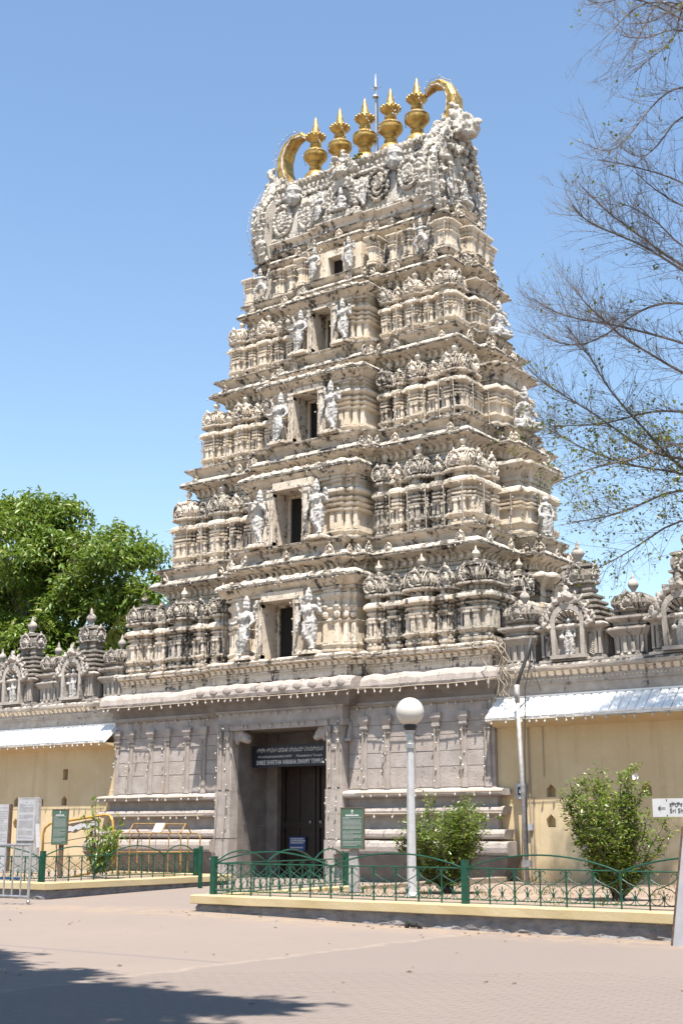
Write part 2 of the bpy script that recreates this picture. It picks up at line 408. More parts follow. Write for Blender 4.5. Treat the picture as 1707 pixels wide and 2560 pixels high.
# planted beds: rough stone kerb with a yellow cap, soil
def soil_z(x, y): return .40 - .10 * min(1, max(0, (y + 14) / 11)) + .025 * mnoise.noise((x * .9, y * .9, 0)) + .012 * mnoise.noise((x * 4, y * 4, 3))
def kerb(name, pts, capped=True):
    """pts: outline of the visible kerb line (outer edge), bed lies to the left of the walk direction"""
    root = bpy.data.objects.new(name, None); COL.objects.link(root); root['kind'] = 'structure'
    cap = MB(); rk = MB()
    P = [Vector(p) for p in pts]; n = len(P)
    nr = []
    for i in range(n):
        d1 = (P[i] - P[i - 1]).normalized() if i else (P[1] - P[0]).normalized()
        d2 = (P[i + 1] - P[i]).normalized() if i < n - 1 else d1
        a = Vector((d1.y, -d1.x)); b = Vector((d2.y, -d2.x)); nr.append((a + b) / (1 + a.dot(b)))
    def off(i, o): return P[i] + nr[i] * o
    prof = [(-.015, .245), (.055, .245), (.06, .255), (.06, .385), (.048, .402), (-.27, .402), (-.28, .39), (-.28, .235)]
    rr = [[(*(off(i, o)), z) for o, z in prof] for i in range(n)]
    # subdivide along so that the edge is slightly uneven
    out = []
    for i in range(n - 1):
        L = (P[i + 1] - P[i]).length; k = max(2, int(L / .35))
        for j in range(k + (1 if i == n - 2 else 0)):
            u = j / k; ring = []
            for a, b in zip(rr[i], rr[i + 1]):
                q = Vector(a).lerp(Vector(b), u); e = mnoise.noise((q.x * 1.3, q.y * 1.3, q.z * 5)) * .008
                ring.append((q.x + e, q.y + e, q.z + e))
            out.append(ring)
    cap.rings([list(reversed(r)) for r in out]); cap.build('kerb_cap', 'yellowcurb' if capped else 'soil', root)
    rows = 9
    for i in range(n - 1):
        L = (P[i + 1] - P[i]).length; k = int(L / .06); b = len(rk.v)
        for j in range(k + 1):
            q = (P[i].lerp(P[i + 1], j / k)); nn = nr[i].lerp(nr[i + 1], j / k) if j in (0, k) else Vector(((P[i + 1] - P[i]).normalized().y, -(P[i + 1] - P[i]).normalized().x))
            for r_ in range(rows):
                zz = -.08 + (.245 + .08) * r_ / (rows - 1)
                h = .034 * mnoise.fractal((q.x * 4, q.y * 4, zz * 9), 1, 2, 4) + .015 * mnoise.noise((q.x * 1.2, q.y * 1.2, 5)) + .02 * (1 - r_ / (rows - 1)) - .02
                rk.v.append((q.x + nn.x * h, q.y + nn.y * h, zz + gz(q.x, q.y) * (1 - r_ / (rows - 1))))
        for j in range(k):
            for r_ in range(rows - 1):
                a = b + j * rows + r_; rk.f.append((a, a + rows, a + rows + 1, a + 1))
    rk.build('rubble_face', 'rock', root, smooth=False)
    return root
# right bed: front runs along x at y=-14.45, returns along the path
kerb('kerb_of_right_bed', [(7.64, -9.3), (7.72, -14.45), (26.0, -14.45)]); kerb('edging_of_right_bed', [(7.55, -2.9), (7.63, -9.29)], False)
kerb('kerb_of_left_bed', [(-22.0, -12.35), (1.30, -12.35), (1.05, -7.0), (.95, -5.6), (-4.0, -4.9)])
def soil(name, x0, x1, y0, y1, st=.3):
    mb = MB(); nx = int((x1 - x0) / st) + 1; ny = int((y1 - y0) / st) + 1
    for j in range(ny):
        for i in range(nx):
            x = x0 + (x1 - x0) * i / (nx - 1); y = y0 + (y1 - y0) * j / (ny - 1); mb.v.append((x, y, soil_z(x, y) - .03))
    for j in range(ny - 1):
        for i in range(nx - 1): a = j * nx + i; mb.f.append((a, a + 1, a + nx + 1, a + nx))
    o = mb.build(name, 'soil', smooth=True); o['kind'] = 'structure'; return o
soil('soil_of_right_bed', 7.6, 26, -14.3, -1.9); soil('soil_of_left_bed', -22, .85, -12.2, -5.2); soil('soil_by_the_left_wall', -22, -2.9, -5.19, -1.9)

# ------------------------------------------------------------------ statues (one continuous skin each)
def limb(mb, pts, rad): mb.tube(pts, [r * 1.16 for r in rad], 8)
def figure(kind):
    """standing figure about 1.0 high with tall crown, facing -Y, feet at z=0"""
    b = MB(); s = 1
    def head(x, y, z, crown=True):
        b.ell((x, y, z), (.055, .06, .07), 10, 7); b.ell((x, y - .058, z - .012), (.013, .02, .018), 6, 4)
        b.ell((x - .062, y, z - .01), (.018, .02, .04), 6, 4); b.ell((x + .062, y, z - .01), (.018, .02, .04), 6, 4)
        limb(b, [(x, y, z - .05), (x, y, z - .11)], [.034, .04])
        if crown:
            b.lathe([(.064, .035), (.07, .055), (.052, .07), (.05, .11), (.056, .12), (.035, .14), (.03, .165), (.008, .20)], (x, y, z), 10)
        else: b.ell((x, y + .02, z + .03), (.066, .062, .06), 8, 6)
    def torso(hx, hz, sx, sz, y=0):
        limb(b, [(hx, y, hz - .03), (hx * .6 + sx * .4, y, hz + .08), (hx * .3 + sx * .7, y, hz + .16), (sx, y, sz - .02), (sx, y, sz + .02)], [.095, .075, .08, .095, .06])
        b.ell((sx - .075, y, sz - .005), (.05, .05, .045), 8, 5); b.ell((sx + .075, y, sz - .005), (.05, .05, .045), 8, 5)
        b.ell((hx, y, hz - .03), (.10, .08, .07), 8, 5); b.tube([(hx + .1 * math.cos(a), y + .085 * math.sin(a), hz + .005) for a in [i * math.pi / 6 for i in range(13)]], .016, 5)
    def arm(sx, sz, side, el, ha, y=0, r=.034):
        limb(b, [(sx + side * .085, y, sz), el, ha], [r * 1.15, r, r * .7]); b.ell(ha, (.03, .032, .04), 6, 5)
    if kind == 'guard_a':      # weight on one leg, other crossed, one hand on hip, one raised
        torso(.02, .46, -.01, .70); head(-.02, -.01, .815)
        limb(b, [(.06, 0, .45), (.075, -.01, .25), (.06, 0, .03)], [.075, .055, .036]); limb(b, [(-.05, 0, .45), (-.04, -.07, .27), (.10, -.06, .04)], [.072, .056, .034])
        b.ell((.06, -.05, .02), (.035, .07, .022), 6, 4); b.ell((.11, -.09, .025), (.035, .06, .022), 6, 4)
        arm(-.01, .70, 1, (.20, .0, .58), (.17, -.09, .66)); arm(-.01, .70, -1, (-.19, -.01, .56), (-.20, -.06, .42))
        arm(-.01, .69, 1, (.17, .04, .66), (.16, .0, .80), .03); arm(-.01, .69, -1, (-.16, .04, .64), (-.18, 0, .80), .03); b.ell((-.18, 0, .84), (.04, .03, .05), 6, 5); b.ell((0, -.085, .62), (.09, .03, .06), 8, 5)
        b.ell((-.21, -.06, .36), (.03, .03, .09), 6, 5); b.tube([(.02, -.08, .40), (.01, -.09, .22), (.03, -.08, .12)], [.045, .035, .015], 6)
    elif kind == 'guard_b':    # mirrored sway, arms raised to the sides
        torso(-.03, .46, .01, .70); head(.02, -.01, .815)
        limb(b, [(-.07, 0, .45), (-.085, -.02, .25), (-.12, -.01, .03)], [.075, .055, .036]); limb(b, [(.03, 0, .45), (.06, -.06, .27), (-.02, -.07, .04)], [.072, .056, .034])
        b.ell((-.12, -.05, .02), (.035, .07, .022), 6, 4); b.ell((-.02, -.10, .02), (.035, .06, .022), 6, 4)
        arm(.01, .70, -1, (-.20, -.01, .58), (-.24, -.09, .54)); arm(.01, .70, 1, (.19, -.02, .55), (.13, -.09, .46))
        arm(.01, .69, -1, (-.17, .03, .66), (-.19, 0, .80), .03); arm(.01, .69, 1, (.17, .03, .66), (.20, 0, .80), .03); b.ell((0, -.085, .62), (.09, .03, .06), 8, 5)
        b.ell((-.215, 0, .87), (.035, .02, .045), 6, 5); b.ell((.235, 0, .87), (.035, .02, .045), 6, 5)
        b.tube([(-.02, -.08, .42), (.0, -.09, .25), (-.03, -.09, .14)], [.05, .04, .015], 6)
    elif kind == 'flute':      # both hands lifted to one side, legs crossed
        torso(.0, .46, .02, .70); head(.03, -.01, .81)
        limb(b, [(.06, 0, .45), (.05, -.02, .25), (.04, 0, .03)], [.072, .054, .036]); limb(b, [(-.05, 0, .45), (.0, -.07, .26), (.10, -.05, .04)], [.07, .054, .034])
        b.ell((.03, -.05, .02), (.035, .07, .022), 6, 4); b.ell((.11, -.08, .02), (.035, .06, .022), 6, 4)
        arm(.02, .70, -1, (-.17, -.05, .62), (-.09, -.13, .74)); arm(.02, .70, 1, (.19, -.04, .60), (.02, -.14, .74)); b.tube([(.12, -.14, .74), (-.22, -.13, .75)], .014, 6)
        b.ell((.20, -.02, .50), (.04, .03, .10), 6, 5); b.tube([(0, -.08, .42), (.03, -.08, .2)], [.055, .02], 6)
    elif kind == 'dancer':
        torso(.0, .45, -.02, .68); head(-.03, -.01, .79)
        limb(b, [(.07, 0, .44), (.17, -.03, .28), (.09, 0, .03)], [.072, .054, .034]); limb(b, [(-.07, 0, .44), (-.19, -.03, .27), (-.13, 0, .03)], [.072, .054, .034])
        b.ell((.10, -.04, .02), (.035, .06, .022), 6, 4); b.ell((-.15, -.04, .02), (.035, .06, .022), 6, 4)
        arm(-.02, .69, -1, (-.22, -.02, .66), (-.23, -.02, .85)); arm(-.02, .69, 1, (.20, -.02, .62), (.28, -.03, .80)); b.ell((.28, -.02, .86), (.04, .03, .05), 6, 5)
    elif kind == 'robed':      # upright, long skirt, hand at the chest
        torso(.0, .46, .0, .70); head(0, -.01, .815, False)
        limb(b, [(.045, 0, .45), (.06, -.01, .25), (.055, 0, .03)], [.085, .075, .062]); limb(b, [(-.045, 0, .45), (-.06, -.01, .25), (-.055, 0, .03)], [.085, .075, .062])
        b.ell((.055, -.05, .02), (.035, .07, .022), 6, 4); b.ell((-.055, -.05, .02), (.035, .07, .022), 6, 4)
        arm(0, .70, 1, (.16, -.01, .55), (.15, -.05, .44)); arm(0, .70, -1, (-.17, .0, .55), (-.17, -.06, .42)); b.ell((-.18, -.07, .42), (.06, .05, .06), 6, 5)
    elif kind == 'seated':
        torso(0, .16, 0, .42); head(0, -.01, .545)
        limb(b, [(.06, 0, .12), (.20, -.06, .10), (.05, -.14, .06)], [.075, .06, .04]); limb(b, [(-.06, 0, .12), (-.20, -.06, .10), (-.05, -.15, .06)], [.075, .06, .04])
        arm(0, .42, 1, (.18, -.02, .28), (.15, -.12, .22)); arm(0, .42, -1, (-.18, -.02, .28), (-.12, -.12, .40))
        b.box(-.22, .22, -.16, .1, 0, .05)
    return b
FIG = {k: fuse(figure(k), .0125, 'statue_' + k, 'statue', 1, .012, 26) for k in ('guard_a', 'guard_b', 'flute', 'dancer', 'robed', 'seated')}

# ------------------------------------------------------------------ small stucco pieces, shared meshes
def plaque_mb(r=.3, seed=1):
    """leafy horseshoe gable plaque in the XZ plane facing -Y: shield, worn figure, curling fringe, crest"""
    q = random.Random(seed); b = MB()
    b.ell((0, .03, 0), (r * .72, .09, r * .85), 12, 8)
    for i in range(15):
        a = R(-62 + 304 * i / 14); rr = r * q.uniform(.78, .95)
        b.tube([(rr * math.cos(a) * .95, -.02, rr * 1.1 * math.sin(a)), ((rr + r * .16) * math.cos(a + .15), -.06, (rr * 1.1 + r * .16) * math.sin(a + .15)), ((rr + r * .26) * math.cos(a + .42), -.03, (rr * 1.1 + r * .26) * math.sin(a + .42))], [r * .15, r * .12, r * .04], 5)
    b.ell((q.uniform(-.03, .03), -.07, r * .05), (r * .26, .07, r * .42), 6, 5); b.ell((0, -.08, r * .52), (r * .15, .06, r * .15), 6, 4)
    for s_ in (-1, 1): b.ell((s_ * r * .38, -.06, -r * .1 + q.uniform(-.03, .03)), (r * .15, .05, r * .3), 5, 4)
    b.ell((0, -.03, r * 1.22), (r * .25, r * .2, r * .22), 6, 5); b.ell((q.uniform(-.02, .02), -.02, r * 1.55), (r * .13, r * .12, r * .2), 6, 4)
    for s_ in (-1, 1): b.ell((s_ * r * .3, -.02, r * 1.2), (r * .2, .05, r * .1), 5, 4)
    b.box(-r * .95, r * .95, -.04, .1, -r * 1.02, -r * .8)
    return b
PLV = {k: [fuse(plaque_mb(.3, k * 10 + s_), .024, 'gable_plaque', m_, 0, .03, 15 + 3 * s_) for s_ in range(3)] for k, m_ in ((1, 'ledge'), (2, 'plaster_dk'), (3, 'roofstucco'), (4, 'parapet'))}
class _Pick(dict):
    def __getitem__(s, k): return rnd.choice(PLV[k])
PLQ = _Pick()
b = MB()   # little leaf crest for the eaves
b.rings([[(x * k, y, z * k) for x, z in ((-.16, 0), (.16, 0), (.19, .13), (.10, .26), (0, .38), (-.10, .26), (-.19, .13))] for y, k in ((.08, .9), (-.04, 1), (-.07, .7))])
b.ell((0, -.07, .14), (.07, .05, .09), 6, 4)
CREST = {k: b.mesh('crest', k) for k in ('ledge', 'roofstucco')}
b = MB(); b.lathe([(.10, 0), (.12, .03), (.05, .07), (.06, .10), (.135, .19), (.145, .25), (.10, .32), (.04, .36), (.05, .39), (.0, .52)], (0, 0, 0), 10)
FINIAL = {k: b.mesh('finial', k, True) for k in ('plaster', 'ledge', 'parapet')}

# ------------------------------------------------------------------ miniature shrines of the storeys
def splan(W, D, st=.05):
    h = W / 2
    return [(-h, -D + .17), (-h * .8, -D + .17), (-h * .8, -D + .07), (-h * .5, -D + .07), (-h * .5, -D), (h * .5, -D), (h * .5, -D + .07), (h * .8, -D + .07), (h * .8, -D + .17), (h, -D + .17), (h, .3), (-h, .3)]
def body_prof(H, ribs, k=1.0):
    q = [(0, 0), (0, .05), (.05, .065), (.055, .11), (0, .125), (-.03, .175), (.07, .235), (.10, .26), (.10, .29), (-.07, .31), (-.07, .62)]
    if ribs == 1: q += [(.05, .64), (.06, .68), (-.03, .70), (-.03, .74), (.03, .76), (.05, .79), (-.03, .82)]
    else: q = q[:-1] + [(-.07, .56), (.05, .575), (.06, .61), (-.05, .63), (.05, .655), (.055, .69), (-.05, .71), (.05, .735), (.055, .77), (-.05, .80)]
    q += [(.0, .83), (.10, .865), (.145, .88), (.145, .915), (.13, .95), (.07, .985), (-.03, 1.01)]
    return [(o * k, z * H) for o, z in q]
def shrine_meshes(W, D, H, ribs, typ, fl):
    """body and roof of one miniature shrine (H = height to the top of its cornice)"""
    k = W / 1.0 if W < .75 else 1.0; k = max(.7, k)
    P = splan(W, D); b = MB(); b.loft(P, body_prof(H, ribs, k))
    n = {'kuta': 4, 'sala': 4, 'panjara': 2}[typ]; cw = W * (.15 if n == 4 else .26)
    z0, z1 = .30 * H, (.63 if ribs == 1 else .565) * H
    for i in range(n):
        x = (-W / 2 + cw * .5 + (W - cw) * i / (n - 1)); y = -D + (0 if abs(x) < W * .25 else (.07 if abs(x) < W * .4 else .12))
        b.box(x - cw / 2, x + cw / 2, y - .03, y + .1, z0, z1)
        b.box(x - cw * .75, x + cw * .75, y - .055, y + .05, z1 - .10 * H * .5, z1)
        b.box(x - cw * .7, x + cw * .7, y - .05, y + .05, z0, z0 + .03)
        b.box(x - cw / 2, x + cw / 2, y - .045, y + .05, .125 * H, .175 * H)
    for sx in (-1, 1):
        for yy in (-D * .55, -D * .2):
            x = sx * W / 2; b.box(x - .05, x + .05, yy - cw / 2, yy + cw / 2, z0, z1)
    r = MB(); z = H
    if typ == 'panjara':
        r.loft(P, [(-.05 * k, z - .01), (-.05 * k, z * 1.09), (.07 * k, z * 1.11), (.08 * k, z * 1.16), (-.02, z * 1.17)])
        rr = W * .5; zc = z * 1.17 + rr * 1.0
        ring = [[(rr * .92 * math.cos(a), y, zc + rr * 1.02 * math.sin(a)) for a in [2 * math.pi * i / 14 for i in range(14)]] for y in (0, -D * .72)]
        r.rings(ring)
    else:
        e = .5 if typ == 'kuta' else .8
        r.loft(P, [(-.07 * k, z - .01), (-.07 * k, z * 1.10), (.07 * k, z * 1.12), (.10 * k, z * 1.14), (.10 * k, z * 1.175), (-.02, z * 1.19), (-.04, z * 1.21), (.03, z * 1.28), (.03, z * 1.36), (-.03, z * 1.44), (-.11, z * 1.50), (-.04, z * 1.505), (-.04, z * 1.54), (-.17 * k, z * 1.59), (-.26 * k, z * 1.63)])
        nrib = int(W / .09)
        for i in range(nrib):
            x = -W / 2 + W * (i + .5) / nrib
            r.tube([(x, -D - .0, z * 1.21), (x, -D - .055, z * 1.29), (x, -D - .055, z * 1.36), (x, -D + .02, z * 1.44), (x, -D + .10, z * 1.5)], .022, 4)
        for i in range(4):
            y = -D * (i + .5) / 4
            for sx in (-1, 1): r.tube([(sx * (W / 2), y, z * 1.21), (sx * (W / 2 + .05), y, z * 1.29), (sx * (W / 2 + .05), y, z * 1.36), (sx * (W / 2 - .02), y, z * 1.44), (sx * (W / 2 - .1), y, z * 1.5)], .022, 4)
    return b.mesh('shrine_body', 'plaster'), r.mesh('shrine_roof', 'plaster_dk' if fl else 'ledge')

# ------------------------------------------------------------------ the gateway tower
TW = thing('temple_gateway_tower', 'tall tapering cream and grey stucco temple gateway tower on a granite base', 'temple tower')
LV = [  # plinth z, eave lip z, next plinth z, half width, front y, front steps, side steps
    (6.60, 9.57, 10.19, 7.00, -2.00, [(3.0, .25), (2.55, .5)], [(1.25, .45), (.9, .65)]),
    (10.19, 13.18, 13.79, 6.35, -1.33, [(2.65, .40), (2.2, .72)], [(1.15, .45), (.85, .62)]),
    (13.79, 16.52, 17.12, 5.69, -.67, [(2.5, .28), (2.08, .5)], [(1.15, .38), (.8, .52)]),
    (17.12, 19.60, 20.08, 5.04, 0.0, [(2.1, .2), (1.65, .33)], [(.95, .22), (.6, .32)]),
    (20.08, 21.50, 21.98, 4.39, .67, [(1.7, .18), (1.2, .33)], [(.8, .2), (.5, .42)])]
TOPLV = (21.98, 0, 0, 3.98, 1.0, [(1.35, .15), (.9, .3)], [(.8, .15), (.5, .3)])
HB = [1.46, 1.55, 1.38, 1.27]
WORD = ['first', 'second', 'third', 'fourth', 'fifth']
def eave_prof(zl, zp):
    """bracketed eave with lip at zl, rolled top and the plinth slab above ending at zp (offsets from the plan above)"""
    d = zp - zl
    return [(-.50, zl - .62), (-.42, zl - .60), (-.42, zl - .52), (-.36, zl - .50), (-.36, zl - .40), (-.30, zl - .38), (-.30, zl - .22), (-.05, zl - .10), (.10, zl - .045),
            (.13, zl - .04), (.13, zl - .01), (.105, zl), (.105, zl + .02), (.13, zl + .03), (.13, zl + .06), (.09, zl + .10), (.03, zl + .17), (-.06, zl + .21), (-.22, zl + .215),
            (-.24, zl + .3), (-.16, zp - .20), (-.03, zp - .12), (-.02, zp - .075), (.03, zp - .07), (.03, zp - .045), (.01, zp - .04), (.01, zp - .02), (.03, zp - .015), (.03, zp)]
def strip_boxes(mb, poly, o, spacing, wd, dp, z0, z1, curl=False):
    for x, y, a in walk(poly, o, spacing):
        ca, sa = math.cos(a), math.sin(a)
        def tr(u, v, z): return (x + u * ca + v * sa, y + u * sa - v * ca, z)
        h = wd / 2
        if not curl:
            vs = [tr(u, v, z) for z in (z0, z1) for u, v in ((-h, dp), (h, dp), (h, -.02), (-h, -.02))]
            mb.add(vs, [(0, 3, 2, 1), (4, 5, 6, 7), (0, 1, 5, 4), (1, 2, 6, 5), (2, 3, 7, 6), (3, 0, 4, 7)])
        else:
            pr = [(0, z0), (dp * .35, z0), (dp * .55, z0 + (z1 - z0) * .3), (dp * .5, z0 + (z1 - z0) * .6), (dp, z1), (0, z1)]
            vs = [tr(u, v, z) for u in (-h, h) for v, z in pr]; k = len(pr)
            mb.add(vs, [tuple(range(k)), tuple(reversed(range(k, 2 * k)))] + [(i, i + k, (i + 1) % k + k, (i + 1) % k) for i in range(k)])
EAVES = []; KAPS = []
for ti in range(5):
    z0, zl, zp, w, f, fb, sb = LV[ti]; up = LV[ti + 1] if ti < 4 else TOPLV
    PU = plan(up[3], up[4], up[5], up[6])
    PC = plan(up[3], up[4], [], up[6]); co = -.22 if ti < 4 else .15
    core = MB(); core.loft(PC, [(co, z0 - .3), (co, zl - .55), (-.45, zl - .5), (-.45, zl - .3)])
    ST = core.build('storey', 'plaster_dk', TW); ST['label'] = WORD[ti] + ' storey of the tower counted from the bottom'  # core wall darker all over than the shrines, mould aside, so gaps read deep
    ev = MB(); ev.loft(PU, eave_prof(zl, zp)); ev.build('eave', 'ledge', ST)
    EAVES.append((offset(PU, .15), zl + .02))
    fa = MB(); fa.loft(PU, [(.10, zl - .035), (.142, zl - .03), (.142, zl - .004), (.118, zl + .002), (.118, zl + .018), (.142, zl + .024), (.142, zl + .055), (.10, zl + .062)]); fa.build('eave_fascia', 'fascia', ST)
    fa = MB(); fa.loft(PU, [(.0, zp - .062), (.042, zp - .06), (.042, zp - .005), (.0, zp - .003)]); fa.build('plinth_fascia', 'fascia', ST)
    br = MB(); strip_boxes(br, PU, -.31, .24, .11, .21, zl - .36, zl - .16, True)
    br.build('eave_brackets', 'plaster', ST, kind='stuff')
    if ti < 4:
        dn = MB(); strip_boxes(dn, PC, -.22, .15, .06, .06, zl - .86, zl - .72); strip_boxes(dn, PU, -.37, .1, .05, .05, zl - .48, zl - .42)
        dn.build('frieze_dentils', 'plaster', ST, kind='stuff')
        fr = MB(); fr.loft(PC, [(-.23, zl - .70), (-.15, zl - .69), (-.15, zl - .65), (-.23, zl - .64)]); fr.loft(PC, [(-.23, zl - .95), (-.16, zl - .94), (-.16, zl - .90), (-.23, zl - .89)])
        fr.build('frieze_band', 'ledge', ST)
    for x, y, a in walk(PU, .06, 2.1, .6):
        if rnd.random() < .8:
            s_ = rnd.uniform(.36, .52); link('crest', PLQ[rnd.choice((1, 1, 3))], ST, (x, y, zl + .06 + .3 * s_), a, scale=(s_, s_ * 1.4, s_))
    if ti == 4: continue
    H = HB[ti]; ribs = 1 if ti < 1 else 3
    fl = ti == 0
    bayh = [2.45, 2.1, 1.9, 1.55][ti] + .12
    span = w - (.02, .38, .38, .34)[ti] - bayh
    ws = [('kuta', .235), ('panjara', .105), ('sala', .195), ('panjara', .105), ('kuta', .13)]
    gap = (1 - sum(s_[1] for s_ in ws)) / 5
    shr = {}
    def shrine(typ, W, x, y, rz, dark, side_plaque=0, D=.62):
        key = (typ, round(W, 2), dark)
        if key not in shr: shr[key] = shrine_meshes(W, D, H, ribs, typ, dark)
        bm_, rm_ = shr[key]
        ca, sa = math.cos(rz), math.sin(rz)
        ob = link('shrine_body', bm_, ST, (x, y, z0), rz)
        link('shrine_roof', rm_, ST, (x, y, z0), rz)
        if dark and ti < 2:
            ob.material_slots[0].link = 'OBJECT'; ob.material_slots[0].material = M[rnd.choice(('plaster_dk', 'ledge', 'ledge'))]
        elif rnd.random() < (.5 if ti < 2 else .25):
            ob.material_slots[0].link = 'OBJECT'; ob.material_slots[0].material = M['ledge']
        def pl(u, v, z): return (x + u * ca - v * sa, y + u * sa + v * ca, z)
        pm = PLQ[2 if dark else 1]
        if typ == 'panjara':
            r_ = W * .5; link('gable_plaque', pm, ST, pl(0, -D * .72 - .05, z0 + H * 1.17 + r_), rz, scale=(r_ / .27, 1, r_ * 1.05 / .27))
            pass
        else:
            r_ = .185 if typ == 'kuta' else .19
            link('gable_plaque', pm, ST, pl(-W * .0 if typ == 'sala' else -W * .12, -D - .06, z0 + H * 1.35), rz, scale=r_ / .27)
            if side_plaque: link('gable_plaque', pm, ST, pl(side_plaque * (W / 2 + .06), -D * .5, z0 + H * 1.35), rz + side_plaque * math.pi / 2, scale=r_ / .27)
            hz = z0 + H * 1.62; link('finial', FINIAL['plaster' if rnd.random() < .6 else 'ledge'], ST, pl(0, -D * .5, hz), rz, scale=(.8, .8, (H * .30) / .52))
    INS = (.02, .38, .38, .34)[ti]; yb = f + .62 + INS
    for sx in (1, -1):
        cur = w - INS
        for i, (typ, fr_) in enumerate(ws):
            W = fr_ * span; x = cur - W / 2; cur -= W + gap * span
            dk = (ti == 0 and True) or (ti == 1 and i in (1, 2, 4)) or (i == 4)
            if i == 0: shrine('kuta', W, sx * x, yb, 0, ti == 0, sx, D=.62)
            else: shrine(typ, W, sx * x, yb + (.06 if typ == 'panjara' else 0) + (.12 if i == 4 else 0), 0, dk)
    # right and left flanks
    sbh = sb[0][0]
    y_in = YC - sbh; y_out = f + INS + .62 + .12
    ln = y_in - y_out
    if ln > .45:
        for sx in (1, -1):
            k = 2 if ln > 1.5 else 1
            for q in range(k):
                W = ln / k - .12; yy = y_out + ln * (q + .5) / k
                shrine('panjara' if q % 2 == 0 else 'kuta', min(W, .52), sx * (w - .62 - INS), yy, sx * math.pi / 2, ti == 0)
    # side bay with ribs
    for sx in (1, -1):
        sbm = MB(); pj = sb[0][1]
        PS = [(-sbh, -.6), (-sbh * .7, -.6), (-sbh * .7, -.6 - sb[1][1] + pj), (sbh * .7, -.6 - sb[1][1] + pj), (sbh * .7, -.6), (sbh, -.6), (sbh, .4), (-sbh, .4)]
        sbm.loft(PS, body_prof(H * 1.02, 3, .8))
        for u in (-.62, -.2, .2, .62):
            xx = u * sbh * 1.05; yy = -.6 if abs(u) > .5 else -.6 - sb[1][1] + pj
            sbm.box(xx - .07, xx + .07, yy - .03, yy + .1, .31 * H, .57 * H)
        o = sbm.build('side_bay', 'plaster', ST, loc=(sx * (w + pj - .95), YC, z0), rz=sx * math.pi / 2)
        sk = MB(); e = H * 1.0
        hz = (zl - .55 - z0) - e
        sk.loft(PS, [(-.14, e - .02), (-.14, e + hz * .25), (-.08, e + hz * .27), (-.08, e + hz * .4), (-.1, e + hz * .45), (.0, e + hz * .62), (.2, e + hz * .78), (.22, e + hz * .8), (.22, e + hz * .86), (.1, e + hz * .95), (.0, e + hz)])
        sk.build('side_bay_cornice', 'ledge', ST, loc=(sx * (w + pj - .95), YC, z0), rz=sx * math.pi / 2)
    # ---------------- central bay with window
    B = [2.45, 2.1, 1.9, 1.55][ti]; wh = [.82, .78, .68, .56][ti]; ph = [.62, .58, .50, .40][ti]; p_ = fb[1][1]; yf = [-2.12, -1.53, -.85, -.12][ti]; yp = f - p_ - .06
    zk = z0 + (zl - z0) * .70; hk = (zl - z0) * .16
    st_in = B - .42
    for sx in (1, -1):
        fm = MB()
        xs_ = [wh, st_in, st_in, B, B, wh] if sx > 0 else [-B, -st_in, -st_in, -wh, -wh, -B]
        st_m = st_in - (st_in - wh) * .5
        PF = [(wh, yf + .1), (st_m, yf + .1), (st_m, yf), (st_in, yf), (st_in, yf + .14), (B - .16, yf + .14), (B - .16, yf + .26), (B, yf + .26), (B, f + 1.3), (wh, f + 1.3)]
        if sx < 0: PF = [(-x_, y_) for x_, y_ in reversed(PF)]
        fix = lambda p0, p_new: (p0[0], p_new[1]) if abs(abs(p0[0]) - wh) < 1e-6 else p_new
        Hf = zk - z0 - .02
        pr = [(0, 0), (0, .04), (.04, .05), (.045, .08), (0, .09), (.06, .14), (.06, .165), (-.04, .18), (-.04, .45)]
        if ti == 0: pr += [(.03, .47), (.05, .50), (-.03, .52), (-.03, .60), (.05, .66), (.05, .69), (-.02, .71), (-.02, .80), (.06, .86), (.06, .9), (0, .92), (0, 1)]
        else: pr += [(.07, .46), (.085, .495), (-.05, .51), (.07, .545), (.085, .58), (-.05, .595), (.07, .63), (.085, .665), (-.05, .68), (.11, .73), (.14, .75), (.14, .785), (.06, .82), (-.04, .835), (-.04, .89), (.05, .91), (0, .93), (0, 1)]
        fm.loft(PF, [(o_, z0 + z_ * Hf) for o_, z_ in pr], fix)
        for xx, yy in ((B - .08, yf + .26), (st_in - .08, yf), (st_m + .09, yf), (B - .28, yf + .14)):
            if xx < wh + .1: continue
            fm.box(sx * xx - .075, sx * xx + .075, yy - .03, yy + .1, z0 + .18 * Hf, z0 + .46 * Hf)
            if ti == 0:
                fm.lathe([(.06, 0), (.10, .05), (.11, .14), (.06, .2), (.07, .26), (.12, .34), (.12, .38), (.05, .4)], (sx * xx, yy - .01, z0 + .53 * Hf), 8)
        fm.build('bay_flank', 'plaster', ST)
        # pedestal + guardian statue
        px = sx * [1.24, 1.17, 1.05, .90][ti]; py = yp + .02
        pd = MB(); pd.frus(px - .34, px + .34, py - .24, py + .3, z0, z0 + .06, .0); pd.frus(px - .29, px + .29, py - .2, py + .3, z0 + .06, z0 + .13, .03); pd.build('pedestal', 'ledge', ST)
        hs = [1.88, 1.78, 1.66, 1.5][ti]
        fig = FIG['guard_a'] if sx > 0 else FIG[('guard_b', 'flute', 'guard_b', 'guard_b')[ti]]
        s = link('guardian_statue', fig, ST, (px, py, z0 + .12), rnd.uniform(-.12, .12), scale=hs)
    # window portico: jambs, lintel, recess with dark shutter
    zw1 = z0 + (zk - z0) * .84; yr = yp + .86
    for sx in (1, -1):
        fm = MB(); a_, b_ = (ph, wh + .02) if sx > 0 else (-wh - .02, -ph)
        fm.box(a_, b_, yp, f + 1.1, z0, zw1); fm.box(a_ - .03 * (sx < 0), b_ + .03 * (sx > 0), yp - .03, yp + .2, z0 + .02, z0 + .14); fm.box(a_ - .03 * (sx < 0), b_ + .03 * (sx > 0), yp - .03, yp + .2, zw1 - .16, zw1 - .06)
        fm.build('window_jamb', 'ledge', ST)
